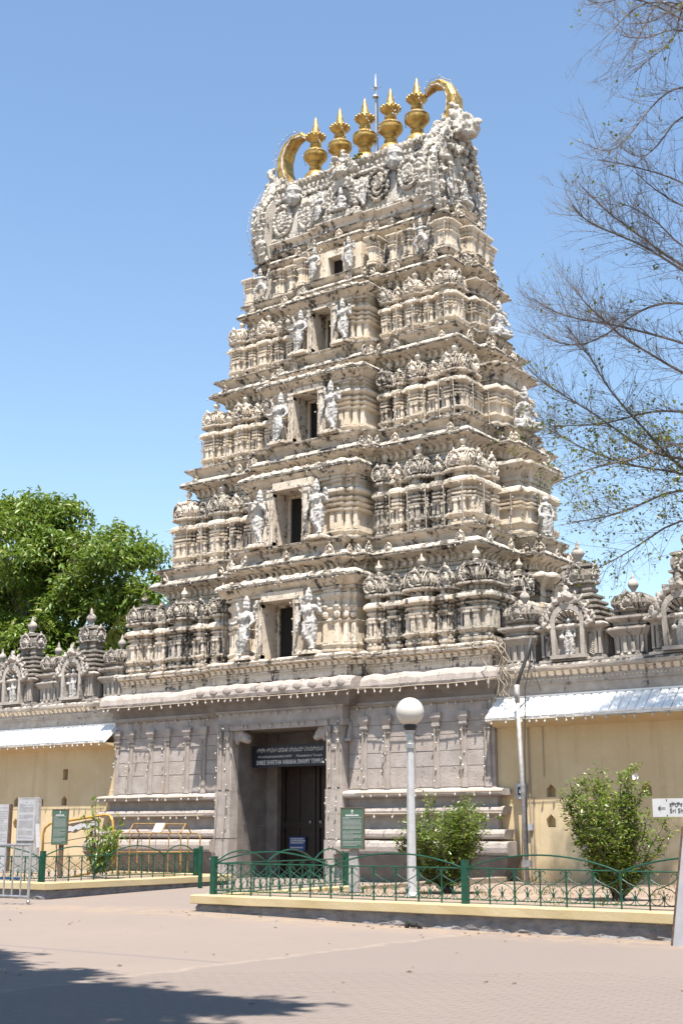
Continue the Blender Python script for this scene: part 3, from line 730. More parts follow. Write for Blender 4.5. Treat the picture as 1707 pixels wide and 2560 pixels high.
    lt = MB(); lt.box(-wh - .04, wh + .04, yp - .02, f + 1.1, zw1 + .001, zw1 + .07); lt.box(-wh, wh, yp + .22, f + 1.1, zw1 + .07, zk); lt.build('window_lintel', 'ledge', ST)
    fm = MB(); fm.box(-ph + .001, -ph + .07, yr - .06, yr + .1, z0, zw1); fm.box(ph - .07, ph - .001, yr - .06, yr + .1, z0, zw1); fm.box(-ph + .07, ph - .07, yr - .06, yr + .1, zw1 - .08, zw1 - .001); fm.build('window_frame', 'plaster', ST)
    fm = MB(); fm.box(-ph + .07, ph - .07, yr + .02, yr + .08, z0, zw1 - .08); fm.build('window_shutter', 'dark', ST)
    fm = MB(); fm.box(-.02, .02, yr - .02, yr + .015, z0, zw1 - .08); fm.build('window_mullion', 'wood', ST)
    # bay cornice with rolled top
    q = B - .35
    PK = [(-B, yf + .12), (-q, yf + .12), (-q, yf), (q, yf), (q, yf + .12), (B, yf + .12), (B, f + 1.0), (-B, f + 1.0)]
    kp = MB(); kp.loft(PK, [(0, zk - .1), (.04, zk - .09), (.04, zk - .02), (.02, zk), (.10, zk + .05), (.26, zk + hk * .42), (.31, zk + hk * .44), (.31, zk + hk * .52), (.285, zk + hk * .54), (.285, zk + hk * .58), (.31, zk + hk * .60), (.31, zk + hk * .70), (.26, zk + hk * .85), (.17, zk + hk * .97), (.05, zk + hk)])
    kp.build('bay_cornice', 'ledge', ST)
    KAPS.append((offset(PK, .33), zk + hk * .56))
    fa = MB(); fa.loft(PK, [(.26, zk + hk * .45), (.322, zk + hk * .46), (.322, zk + hk * .53), (.30, zk + hk * .55), (.30, zk + hk * .58), (.322, zk + hk * .60), (.322, zk + hk * .69), (.26, zk + hk * .71)]); fa.build('bay_cornice_fascia', 'fascia', ST)
    br = MB(); strip_boxes(br, PK, .02, .2, .09, .17, zk + .02, zk + hk * .38, True)
    br.build('bay_cornice_brackets', 'plaster', ST, kind='stuff')
    ft = MB(); 
    for i in range(9):
        u = -q + 2 * q * i / 8; ft.tube([(u, yf - .29, zk + hk * .72), (u, yf - .22, zk + hk * .90), (u, yf - .08, zk + hk * 1.0)], .05, 5)
    ft.build('cornice_ribs', 'ledge', ST, kind='stuff')
    # figure in front of the right flank
    sfig = ['', 'robed', 'seated', 'seated'][ti]
    if sfig:
        xx = w + sb[1][1] - .05; yy = [0, 1.85, 2.15, 2.2][ti]
        link('flank_statue', FIG[sfig], ST, (xx, yy, z0 + .02), R(90) - .5, scale=[0, 1.45, 2.0, 1.75][ti])
# lowest plinth eave over the granite base
z0, zl, zp, w, f, fb, sb = LV[0]
P0 = plan(w, f, fb, sb); ev = MB()
ev.loft(P0, [(.02, 5.92), (.02, 6.16), (.06, 6.17), (.06, 6.2), (.04, 6.21), (.04, 6.33), (.18, 6.39), (.23, 6.41), (.23, 6.45), (.21, 6.46), (.21, 6.48), (.23, 6.49), (.23, 6.52), (.12, 6.585), (.0, 6.6)])
LE = ev.build('plinth_cornice', 'ledge', TW); EAVES.append((offset(P0, .25), 6.5))
br = MB(); strip_boxes(br, P0, .05, .24, .14, .12, 6.23, 6.35, True); strip_boxes(br, P0, .02, .1, .05, .03, 6.08, 6.13); br.build('cornice_brackets', 'plaster', LE, kind='stuff')

# fifth storey: pilasters, window, figures
ST5 = [o for o in TW.children if o.name.startswith('storey')][4]
z0, zl, zp, w, f, fb, sb = LV[4]
def pilaster5(x, y, rz, W=.5):
    b = MB(); b.loft(splan(W, .3, .04), [(.05, 0), (.05, .06), (0, .08), (.04, .1), (.04, .14), (0, .17), (0, .55), (.05, .6), (.05, .64), (-.02, .66), (.06, .74), (.06, .78), (0, .8), (.12, .93), (.13, .95), (.13, 1.0)])
    b.build('pilaster', 'plaster', ST5, loc=(x, y, z0), rz=rz)
for x in (4.1, 2.75, 2.15, -4.1, -2.75, -2.15): pilaster5(x, f + .32, 0, .5 if abs(x) != 2.15 else .32)
for x in (1.5, -1.5): pilaster5(x, f + .02, 0, .34)
for y in (1.05, 3.5): pilaster5(4.07, y, R(90), .55); pilaster5(-4.07, y, R(-90), .55)
for y in (1.85, 2.3, 2.75): pilaster5(4.35, y, R(90), .42); pilaster5(-4.35, y, R(-90), .42)
b = MB(); b.box(-1.1, -.32, .42, 1.2, z0, z0 + .98); b.box(.32, 1.1, .42, 1.2, z0, z0 + .98); b.box(-.32, .32, .42, 1.2, z0 + .74, z0 + .98); b.build('window_wall', 'plaster', ST5)
b = MB(); b.box(-.32, .32, .80, .846, z0, z0 + .74); b.build('window_shutter', 'dark', ST5)
link('guardian_statue', FIG['guard_b'], ST5, (-.80, .25, z0), .1, scale=1.2); link('guardian_statue', FIG['guard_a'], ST5, (.70, .25, z0), -.1, scale=1.2)
link('dancing_figure', FIG['dancer'], ST5, (3.42, .55, z0), -.1, scale=1.25); link('dancing_figure', FIG['dancer'], ST5, (-3.42, .55, z0), .1, scale=1.25)

# ---------------- wagon-vault roof
def stucco(mb, c, n, spread, size, seed, flat=.6):
    q = random.Random(seed)
    for _ in range(n):
        p = [c[i] + q.uniform(-1, 1) * spread[i] for i in range(3)]; r = size * q.uniform(.6, 1.3)
        rot = Matrix.Rotation(q.uniform(0, 6.3), 3, 'X') @ Matrix.Rotation(q.uniform(0, 6.3), 3, 'Z')
        mb.ell(p, (r, r * flat, r * q.uniform(.6, 1.5)), 6, 4, rot)
sec = [(1.30, 21.9), (1.30, 22.1), (1.22, 22.15), (1.27, 22.6), (1.25, 23.2), (1.15, 23.75), (1.0, 24.1), (1.0, 24.2), (.92, 24.22), (.86, 24.6), (.95, 24.66), (.95, 24.84), (.80, 24.95), (.55, 25.05), (.3, 25.1)]
ring = [(YC - d, z) for d, z in sec] + [(YC + d, z) for d, z in reversed(sec)]
b = MB(); b.rings([[(x, y, z) for y, z in ring] for x in (-3.45, 3.45)]); RF = b.build('vault_roof', 'roofstucco', TW)
b = MB(); b.loft(plan(3.6, .96, [(1.3, .15), (.85, .3)], []), [(0, 21.95), (0, 22.1), (.12, 22.22), (.14, 22.26), (.14, 22.3), (0, 22.36)]); b.build('roof_step', 'ledge', RF)
b = MB()
for i in range(34):
    x = -3.3 + 6.6 * i / 33
    b.ell((x, YC - .98, 24.75), (.085, .07, .11), 6, 4); b.ell((x, YC - .92, 24.45), (.07, .06, .13), 6, 4)
link('ridge_leaf_band', fuse(b, .04, 'ridge_leaf_band', 'ledge', 0, .05, 9), RF, kind='stuff')
for x, z, r in ((-2.8, 23.15, .48), (-1.68, 23.05, .42), (1.42, 23.3, .50), (2.66, 23.35, .46)):   # wreaths
    b = MB(); q = random.Random(int(x * 100) + 900); y = YC - 1.27
    for k in range(2):
        rr = r * (1 - .42 * k); n = 20 - 6 * k
        for i in range(n):
            a = 2 * math.pi * i / n
            b.ell((x + rr * .8 * math.cos(a), y - .06 + .02 * k, z + rr * 1.15 * math.sin(a)), (.085, .10, .10), 6, 4, Matrix.Rotation(-a + q.uniform(-.4, .4), 3, 'Y'))
    b.tube([(x + r * .35 * (1 - i / 22) * math.cos(i * .6), y - .07, z + r * .5 * (1 - i / 22) * math.sin(i * .6)) for i in range(22)], .05, 5)
    stucco(b, (x, y, z + r * 1.1), 8, (.2, .05, .12), .08, int(x * 10))
    link('wreath', fuse(b, .03, 'wreath', 'plaster_dk' if 1 < x < 2 else 'roofstucco', 0, .05, 15), RF)
b = MB(); q = random.Random(19)      # scrolling foliage between the wreaths
for k in range(20):
    x = q.uniform(-3.2, 3.2); z = q.choice((q.uniform(23.6, 24.1), q.uniform(22.5, 22.9), q.uniform(22.6, 24.1))); y = YC - 1.25; r_ = q.uniform(.10, .2); a0 = q.uniform(0, 6.3)
    b.tube([(x + r_ * (1 - i / 12) * math.cos(a0 + i * .55), y - .03, z + r_ * (1 - i / 12) * math.sin(a0 + i * .55)) for i in range(11)], [.05 - .003 * i for i in range(11)], 5)
for k in range(40):
    x = -3.3 + 6.6 * k / 39; b.ell((x, YC - 1.05 - q.uniform(0, .04), 24.13), (.09, .09, .12), 5, 4, Matrix.Rotation(q.uniform(-.6, .6), 3, 'Y')); b.ell((x, YC - 1.3, 22.42 + q.uniform(-.03, .05)), (.08, .07, .1), 5, 4)
link('scroll_foliage', fuse(b, .034, 'scroll_foliage', 'roofstucco', 0, .04, 12), RF, kind='stuff')
def mask(name, loc, s, mat):
    b = MB(); b.ell((0, 0, 0), (.24, .24, .30), 10, 8); b.ell((0, -.24, -.03), (.05, .07, .09), 6, 5)
    for sx in (-1, 1):
        b.ell((sx * .10, -.20, .05), (.055, .04, .035), 6, 4); b.ell((sx * .26, .0, -.03), (.05, .08, .13), 6, 5); b.ell((sx * .11, -.2, -.08), (.07, .06, .06), 6, 4)
        b.tube([(sx * .03, -.235, .11), (sx * .10, -.22, .13), (sx * .17, -.17, .10)], .025, 5)
    b.tube([(-.09, -.20, -.14), (0, -.235, -.15), (.09, -.20, -.14)], .03, 5); b.ell((0, -.17, -.23), (.09, .08, .06), 6, 4)
    b.lathe([(.27, .16), (.30, .22), (.25, .28), (.27, .33), (.18, .42), (.05, .5)], (0, .02, 0), 10)
    o = link(name, fuse(b, .03, name, mat), RF, loc); o.scale = (s,) * 3; return o
mask('crowned_head', (-2.35, YC - 1.28, 23.95), 1.1, 'statue'); mask('crowned_head', (2.1, YC - 1.28, 24.0), 1.1, 'statue')
# central arch with seated figure and lion face on top
b = MB(); y = YC - 1.45
for i in range(15):
    a = R(-25 + 230 * i / 14); b.ell((-.0 + .62 * math.cos(a), y, 23.15 + .68 * math.sin(a)), (.14, .14, .16), 6, 4)
    b.ell((.42 * math.cos(a), y - .03, 23.15 + .50 * math.sin(a)), (.07, .09, .09), 6, 4)
b.box(-.75, .75, y - .15, y + .3, 22.3, 22.62); b.rings([[(.4 * math.cos(t_), yy, 23.1 + .5 * math.sin(t_)) for t_ in [i * math.pi / 8 for i in range(16)]] for yy in (y + .25, y + .08)])
for sx in (-1, 1):
    b.tube([(sx * (.3 + .28 * math.sin(t_)), y - .05, 24.1 + .26 * math.cos(t_ * 1.2) + .05 * i) for i, t_ in enumerate([k * .5 for k in range(8)])], [.12, .11, .10, .10, .09, .08, .07, .05], 6)
b.ell((0, y - .05, 24.15), (.26, .28, .24), 8, 6); b.ell((0, y - .25, 24.05), (.15, .16, .10), 8, 5); b.ell((0, y, 24.5), (.17, .16, .22), 6, 5); b.ell((0, y, 24.85), (.10, .1, .25), 6, 5)
stucco(b, (0, y, 24.35), 26, (.5, .1, .45), .10, 5)
link('lion_face_arch', fuse(b, .032, 'lion_face_arch', 'roofstucco', 0, .06, 13), RF)
link('seated_figure', FIG['seated'], RF, (0, y - .12, 22.62), 0, scale=1.25)
link('standing_figure', FIG['guard_b'], RF, (-1.05, YC - 1.42, 22.6), .1, scale=1.15); link('standing_figure', FIG['guard_a'], RF, (.82, YC - 1.42, 22.6), -.1, scale=1.15)
# gable ends
for sx in (-1, 1):
    out = [(1.5, 21.75), (1.7, 22.3), (1.80, 23.0), (1.72, 23.6), (1.36, 24.1), (1.08, 24.6), (.8, 25.0), (.5, 25.35)]
    rg = [(YC - d, z) for d, z in out] + [(YC + d, z) for d, z in reversed(out)]
    b = MB(); b.rings([[(sx * x, YC + (y - YC) * k, 23.3 + (z - 23.3) * k) for y, z in rg] for x, k in ((3.3, .97), (3.72, 1.0), (3.85, .95), (3.9, .82))])
    G = b.build('gable', 'roofstucco', RF)
    b = MB(); q = random.Random(11)
    for i in range(len(out) - 1):
        for u in (0, .33, .66):
            d = out[i][0] * (1 - u) + out[i + 1][0] * u; z = out[i][1] * (1 - u) + out[i + 1][1] * u
            for s_ in (-1, 1):
                b.ell((sx * (3.52 + q.uniform(-.05, .05)), YC + s_ * (d + .03), z), (.26, .12, .13), 6, 4, Matrix.Rotation(q.uniform(-.5, .5), 3, 'Z'))
                b.ell((sx * 3.88, YC + s_ * (d * .93), z), (.12, .13, .15), 6, 4, Matrix.Rotation(q.uniform(-1, 1), 3, 'X'))
                if q.random() < .6: b.ell((sx * 3.95, YC + s_ * d * .72, z - .1), (.12, .11, .16), 6, 4, Matrix.Rotation(q.uniform(-1, 1), 3, 'X'))
    stucco(b, (sx * 3.98, YC, 22.9), 60, (.12, 1.35, .9), .13, 21); stucco(b, (sx * 4.0, YC, 24.3), 30, (.14, .8, .55), .13, 23)
    link('gable_foliage', fuse(b, .036, 'gable_foliage', 'roofstucco', 0, .075, 11), RF, kind='stuff')
    b = MB()     # lion head on the peak, looking outwards
    b.ell((0, 0, 0), (.40, .38, .40), 10, 8); b.ell((.32, 0, -.10), (.24, .24, .18), 8, 6); b.ell((.30, 0, -.32), (.20, .20, .08), 8, 5); b.ell((.5, 0, 0), (.09, .13, .08), 6, 5)
    for s_ in (-1, 1):
        b.ell((.26, s_ * .2, .14), (.12, .10, .11), 8, 5); b.ell((-.02, s_ * .36, .22), (.10, .12, .16), 6, 5); b.tube([(.1, s_ * .2, .3), (.0, s_ * .34, .5), (-.16, s_ * .3, .6)], [.09, .07, .03], 6)
        b.tube([(.4, s_ * .15, -.2), (.46, s_ * .16, -.32)], [.045, .015], 5)
    stucco(b, (-.1, 0, .0), 26, (.26, .4, .4), .12, 31)
    o = link('lion_head', fuse(b, .04, 'lion_head', 'roofstucco', 0, .06, 10), RF, (sx * 4.0, YC, 25.25), 0 if sx > 0 else math.pi, scale=1.35)
    for k, (dy, zz, sc) in enumerate(((-.95, 22.2, .95), (.0, 22.3, 1.2), (.95, 22.2, .95))):
        link('standing_figure', FIG['guard_a' if k != 1 else 'seated'], RF, (sx * 4.08, YC + dy, zz), sx * R(90), scale=sc)
    # side lion profile lower on the outer edge
    b = MB(); b.ell((0, 0, 0), (.26, .2, .22), 8, 6); b.ell((.2, 0, -.08), (.16, .14, .12), 6, 5); stucco(b, (-.05, 0, .1), 9, (.15, .15, .15), .09, 41)
    o = link('lion_mask', fuse(b, .04, 'lion_mask', 'roofstucco'), RF, (sx * 3.95, 1.05, 23.6), 0 if sx > 0 else math.pi)
    b = MB()     # gold horn, a tapering band that curls inwards
    path = [(3.30, 24.95), (3.62, 25.45), (3.80, 25.95), (3.80, 26.45), (3.62, 26.9), (3.28, 27.2), (2.92, 27.25), (2.68, 27.08), (2.62, 26.95)]
    wid = [.34, .36, .35, .33, .30, .25, .19, .13, .06]; thk = [.19, .20, .19, .175, .15, .125, .10, .07, .035]
    rr = []
    for i, (x, z) in enumerate(path):
        a, c_ = path[max(0, i - 1)], path[min(len(path) - 1, i + 1)]; d = Vector((c_[0] - a[0], c_[1] - a[1])).normalized(); nn = Vector((d.y, -d.x))
        rr.append([(sx * (x + nn.x * u * thk[i]), YC + v_ * wid[i], z + nn.y * u * thk[i]) for u, v_ in ((-1, -.55), (-.85, -1), (.3, -1.05), (.9, -.75), (1, 0), (.9, .75), (.3, 1.05), (-.85, 1), (-1, .55), (-.7, 0))])
    b.rings(rr); H_ = b.build('golden_horn', 'gold', TW, smooth=False)
    b = MB()
    for e in (-1, 1): b.tube([(r_[1 if e < 0 else 7][0], r_[1 if e < 0 else 7][1] * 1.0, r_[1 if e < 0 else 7][2]) for r_ in rr], .035, 5)
    b.build('rim_bead', 'ledge', H_)
b = MB()
b.lathe([(.44, -.05), (.46, .05), (.42, .22), (.32, .36), (.19, .44), (.17, .50), (.24, .54), (.24, .58), (.16, .62), (.15, .70), (.26, .74), (.26, .78), (.2, .80), (.34, .86), (.43, .96), (.455, 1.06), (.43, 1.16), (.445, 1.165), (.44, 1.185), (.32, 1.29), (.27, 1.33), (.18, 1.36), (.14, 1.40), (.19, 1.42), (.19, 1.44), (.14, 1.46), (.22, 1.5), (.22, 1.54), (.16, 1.58), (.16, 1.64), (.28, 1.72), (.36, 1.82), (.34, 1.88), (.22, 1.9), (.19, 1.94), (.17, 2.05), (.12, 2.3), (.05, 2.6), (.012, 2.72)], (0, 0, 0), 24)
for i in range(14):
    a = 2 * math.pi * i / 14; b.ell((.345 * math.cos(a), .345 * math.sin(a), 1.87), (.06, .06, .07), 5, 4)
KAL = b.mesh('pot_finial', 'gold', True)
for i in range(5): link('pot_finial', KAL, TW, (-2.27 + 1.13 * i, YC - .05, 25.08), i * .3)
b = MB(); b.tube([(.34, YC + .15, 25.0), (.34, YC + .15, 28.5)], .035, 6); b.tube([(.34, YC + .15, 28.2), (.34, YC + .15, 28.8)], [.07, .004], 6); b.lathe([(.02, 0), (.13, .05), (.10, .12), (.02, .16)], (.34, YC + .15, 27.75), 8)
for a in range(4): b.tube([(.34, YC + .15, 28.1), (.34 + .22 * math.cos(a * 1.57 + .4), YC + .15 + .22 * math.sin(a * 1.57 + .4), 28.22)], .012, 4)
LR = b.build('lightning_rod', 'steel', TW); b = MB(); b.tube([(.42, YC + .15, 27.8), (.46, YC + .1, 26.5), (.52, YC, 25.0)], .025, 5); b.build('down_cable', 'cable_dk', LR)
b = MB()
for i in range(14): b.ell((.32 + rnd.uniform(-.2, .2), YC - .95 + rnd.uniform(-.1, .1), 24.8 + rnd.uniform(-.1, .2)), (.07, .07, .05), 5, 4)
b.build('sprouting_weed', 'leaf_bare', RF)

# ---------------- granite base with portal
BW, BF = 7.12, -2.07
PX, PO, PF_ = 1.8, 2.32, -2.43          # portal: inner jamb x, outer x, front y
def half(sx):
    q = [(PX, PF_), (PO, PF_), (PO, BF), (BW, BF), (BW, 6.6), (PX, 6.6)]
    return q if sx > 0 else [(-x, y) for x, y in reversed(q)]
def half2(sx):
    q = [(PO - .05, BF), (BW, BF), (BW, 6.6), (PO - .05, 6.6)]
    return q if sx > 0 else [(-x, y) for x, y in reversed(q)]
fix2 = lambda p0, p: (p0[0], p[1]) if abs(abs(p0[0]) - PO + .05) < 1e-6 else p
fixj = lambda p0, p: (p0[0], p[1]) if abs(abs(p0[0]) - PX) < 1e-6 else p
bprof = [(.30, -.1), (.34, .28), (.68, .90), (.66, .93), (.68, .96), (.68, 1.2), (.60, 1.275), (.36, 1.28), (.36, 1.32)]
bprof2 = [(.30, 1.58), (.30, 1.95), (.30, 2.17), (.28, 2.45), (.36, 2.46), (.40, 2.50), (.40, 2.58), (.36, 2.62), (.06, 2.66), (.0, 2.68), (.0, 4.98), (.07, 5.0), (.07, 5.12), (.03, 5.14), (.05, 5.2)]
SB = None
for sx in (1, -1):
    b = MB(); b.loft(half2(sx), [(.10, 1.30), (.10, 1.62), (.10, 2.40), (.16, 2.44)] + bprof2[4:9] + [(-.02, 2.69)], fix2); b.loft(half(sx), [(0, -.1), (0, 4.97), (.058, 4.99), (.058, 5.115), (.03, 5.14), (.045, 5.19)], fixj)
    o = b.build('granite_base', 'granite', TW)
    if SB is None: SB = o
    pl = MB(); pl.loft(half2(sx), bprof[:3] + [(.3, .905)], fix2); pl.build('sloping_plinth', 'granite_shaded', o)  # undercut face, its shade painted in with the darker granite
    # each course of the mouldings as separate long stones
    def course(nm, L0, oo, z0_, z1_, mat, rnd_=0.0):
        for seg in ('front', 'side'):
            if seg == 'front':
                x = PO + .02
                while x < BW + oo - .02:
                    e = min(x + L0 * rnd.uniform(.8, 1.25), BW + oo)
                    if BW + oo - e < .25: e = BW + oo
                    b = MB(); y0 = BF - oo; h = (z1_ - z0_)
                    j = rnd.uniform(-.012, .012)
                    pr = [(y0 + .05, z0_), (y0 + j, z0_ + h * .22), (y0 + j - .01, z0_ + h * .55), (y0 + j + .02, z0_ + h * .85), (y0 + .12, z1_ + rnd.uniform(-.01, .01)), (y0 + .5, z1_), (y0 + .5, z0_)]
                    tilt = .05 if rnd_ else 0
                    b.rings([[(sx * (x + .006 + tilt * (z - z0_) / h), y, z) for y, z in pr], [(sx * (e - .006 + tilt * (z - z0_) / h), y, z) for y, z in pr]])
                    b.build(nm, mat, o); x = e
    course('moulding_stone', .42, .37, 1.95, 2.165, 'granite_lt', 1)
    course('moulding_stone', .46, .46, 1.33, 1.575, 'granite_lt', 1)
    course('plinth_stone', 1.6, .685, .915, 1.275, 'granite_lt')
    course('ledge_stone', 1.9, .41, 2.455, 2.625, 'granite')
    # wall blocks between pilasters
    px = ([2.92, 3.7, 4.55, 5.34, 6.21, 6.94] if sx > 0 else [3.21, 3.9, 4.76, 5.48, 6.38, 7.0])
    zs = [2.70, 3.26, 3.68, 4.12, 4.46, 4.97]
    ex = [PO + .02] + px
    for k in range(len(ex) - 1):
        for r_ in range(len(zs) - 1):
            z0_, z1_ = zs[r_], zs[r_ + 1]
            d = rnd.uniform(.018, .032); b = MB()
            b.frus(ex[k] + .003, ex[k + 1] - .003, z0_, z1_ - .006, 0, .05, .006)
            b.v = [(sx * x, BF - z + .05 - d, y) for x, y, z in b.v]
            b.build('wall_block', rnd.choice(('granite', 'granite', 'granite_lt')), o)
    for x in px:
        b = MB(); y = BF
        for (hw, dp, z0_, z1_) in ((.10, .10, 2.68, 2.80), (.075, .075, 2.80, 4.22), (.10, .10, 4.22, 4.28), (.075, .08, 4.28, 4.34), (.12, .13, 4.34, 4.44)):
            b.box(x - hw, x + hw, y - dp, y + .05, z0_, z1_)
        b.rings([[(x - .10, y - .1, 4.44), (x + .10, y - .1, 4.44), (x + .10, y + .05, 4.44), (x - .10, y + .05, 4.44)], [(x - .17, y - .16, 4.58), (x + .17, y - .16, 4.58), (x + .17, y + .05, 4.58), (x - .17, y + .05, 4.58)]])
        b.box(x - .17, x + .17, y - .155, y + .05, 4.58, 4.72)
        b.v = [(sx * a, c_, d) for a, c_, d in b.v]; b.build('pilaster', 'granite', o)
    # portal jamb: stacked blocks with base and pilasters
    zz = [.02, 1.30, 1.32, 2.0, 2.7, 3.4, 4.02, 4.5]
    for r_ in range(len(zz) - 1):
        if zz[r_ + 1] - zz[r_] < .05: continue
        b = MB(); e = .10 if r_ == 0 else (.05 if zz[r_] < 2.6 else 0)
        b.box(PX - .008, PO + .012 + e, PF_ - .012 - e, PF_ + .3, zz[r_] + .004, zz[r_ + 1] - .004); b.v = [(sx * a, c_, d) for a, c_, d in b.v]
        b.build('jamb_block', 'granite', o)
    for x in (PX + .12, PO - .1):
        b = MB(); b.box(x - .06, x + .06, PF_ - .07, PF_ + .02, 2.75, 4.3); b.box(x - .09, x + .09, PF_ - .12, PF_ + .02, 4.3, 4.48); b.v = [(sx * a, c_, d) for a, c_, d in b.v]; b.build('portal_pilaster', 'granite', o)
    # bracket beast under the lintel
    b = MB(); b.box(1.42, 1.82, PF_ + .06, PF_ + .42, 4.22, 4.5); b.ell((1.45, PF_ + .22, 4.30), (.20, .20, .17), 8, 6); b.ell((1.32, PF_ + .18, 4.20), (.13, .14, .10), 6, 5); b.ell((1.5, PF_ + .12, 4.42), (.1, .1, .1), 6, 5); b.ell((1.66, PF_ + .1, 4.2), (.08, .1, .14), 6, 4)
    b.v = [(sx * a, c_, d) for a, c_, d in b.v]; link('beast_bracket', fuse(b, .03, 'beast_bracket', 'granite'), o)
    b = MB(); b.frus(PO + .02, PO + .24, BF - .25, BF, 4.05, 4.12, -.0); b.rings([[(PO + .05, BF - .2, 4.12), (PO + .2, BF - .2, 4.12), (PO + .2, BF, 4.12), (PO + .05, BF, 4.12)], [(PO + .09, BF - .1, 4.6), (PO + .16, BF - .1, 4.6), (PO + .16, BF, 4.6), (PO + .09, BF, 4.6)]]); b.v = [(sx * a, c_, d) for a, c_, d in b.v]; b.build('corner_bracket', 'granite', o)
for sx in (1, -1):      # reveal stones in darker granite that paints the portal's inner shade
    zz = [.1, .9, 1.7, 2.5, 3.3, 4.0, 4.5]
    for r_ in range(6):
        b = MB(); b.box(PX - .014 - .004 * (r_ % 2), PX + .05, PF_ + .32, -.76, zz[r_] + .003, zz[r_ + 1] - .003); b.v = [(sx * a, c_, d) for a, c_, d in b.v]; b.build('reveal_stone', 'granite_shaded', SB)
# lintel, architrave, great cornice over everything
b = MB(); b.box(-PX + .001, PX - .001, PF_ + .02, 1.0, 4.5, 5.2); b.build('passage_ceiling', 'granite_shaded', SB)
b = MB(); b.box(-PO - .08, PO + .08, PF_ - .05, PF_ + .3, 4.502, 4.70); b.box(-PO - .05, PO + .05, PF_ - .02, PF_ + .3, 4.70, 5.02); b.box(-PO - .10, PO + .10, PF_ - .07, PF_ + .3, 5.02, 5.10); b.build('lintel', 'granite', SB)
PB = plan(BW, BF, [(2.62, .42)], [])
b = MB(); b.loft(PB, [(-.05, 5.05), (.05, 5.12), (.06, 5.2), (.10, 5.3), (.26, 5.42), (.42, 5.46)]); b.build('cornice_soffit', 'granite_shaded', SB)
# great cornice lip, stone by stone
def cornice_run(x0, x1, y):
    x = x0
    while x < x1 - .01:
        e = min(x + rnd.uniform(.9, 1.5), x1)
        if x1 - e < .5: e = x1
        n = max(2, int((e - x) / .16)); rr = []
        for i in range(n + 1):
            xx = x + .004 + (e - x - .008) * i / n; h = .05 * mnoise.noise((xx * 2.5, y, 1)) + rnd.uniform(-.015, .015)
            rr.append([(xx, y + .1, 5.462), (xx, y + h, 5.462 + h * .6), (xx, y - .02 + h, 5.55), (xx, y + .01 + h, 5.70 + h), (xx, y + .08 + h, 5.80 + h), (xx, y + .2, 5.87 + h), (xx, y + .5, 5.9 + h), (xx, y + .5, 5.462)])
        b = MB(); b.rings(rr); b.build('cornice_stone', 'granite_lt', SB, smooth=False); x = e
cornice_run(-BW - .44, -2.62 - .42, BF - .44); cornice_run(-2.62 - .42, 2.62 + .42, BF - .42 - .44); cornice_run(2.62 + .42, BW + .44, BF - .44)
for sx in (1, -1):
    b = MB(); b.box(BW - .1, BW + .44, BF - .0, 6.4, 5.462, 5.88); b.v = [(sx * a, c_, d) for a, c_, d in b.v]; b.build('cornice_stone', 'granite_lt', SB)
bme = MB().ell((0, 0, 0), (.17, .05, .13), 8, 5).mesh('carved_boss', 'granite_lt', True)
for i in range(11): link('carved_boss', bme, SB, (-2.7 + 5.4 * i / 10, BF - .86, 5.66))
b = MB(); b.box(-7.0, 7.0, BF + .02, 6.5, 5.2, 5.95); b.build('cornice_bed', 'granite', SB)
# passage: inner frame, door leaves, poster
for sx in (1, -1):
    b = MB(); b.box(1.36, 1.8, -.75, -.25, .0, 4.499); b.v = [(sx * a, c_, d) for a, c_, d in b.v]; b.build('inner_jamb', 'granite_shaded', SB)  # shade of the deep passage is put into the stone colour
b = MB(); b.box(-1.36, 1.36, -.72, -.28, 3.6, 4.5); b.build('inner_lintel', 'granite_shaded', SB)
for sx in (1, -1):
    b = MB(); b.box(.01, 1.36, -.50, -.44, .12, 3.6)
    b.box(.02, .14, -.56, -.50, .12, 3.6); b.box(1.2, 1.355, -.56, -.50, .12, 3.6)
    for z in (.12, 1.62, 3.42): b.box(.14, 1.2, -.55, -.50, z, z + .18)
    b.box(.64, .70, -.53, -.50, .3, 3.42)
    b.v = [(sx * a, c_, d) for a, c_, d in b.v]; DR = b.build('door_leaf', 'wood', SB)
    b = MB(); b.lathe([(.05, 0), (.05, .02), (.02, .05)], (0, 0, 0), 8); o = b.build('ring_pull', 'steel', DR, loc=(sx * .2, -.56, 1.8)); o.rotation_euler = (R(90), 0, 0)
b = MB(); b.box(-1.0, -.38, -.575, -.56, .95, 1.36); PO_ = b.build('poster', 'poster', SB)
for i, (z, L) in enumerate(((1.30, .5), (1.24, .52), (1.18, .46), (1.04, .48))):
    b = MB(); x = -.95
    while x < -.95 + L:
        d = rnd.uniform(.02, .06); b.box(x, x + d, -.58, -.576, z - .02, z + .018); x += d + .012
    b.build('poster_print', 'white', PO_)
b = MB(); b.box(-2.1, 2.1, -2.9, -.2, -.05, .12); b.build('threshold', 'granite', SB)
b = MB(); b.box(-2.6, 2.6, -3.6, -2.9, -.05, .06); b.build('doorstep', 'granite', SB)
b = MB(); b.box(-1.75, 1.75, .2, .3, 0, 4.5); b.build('passage_back', 'dark', SB)
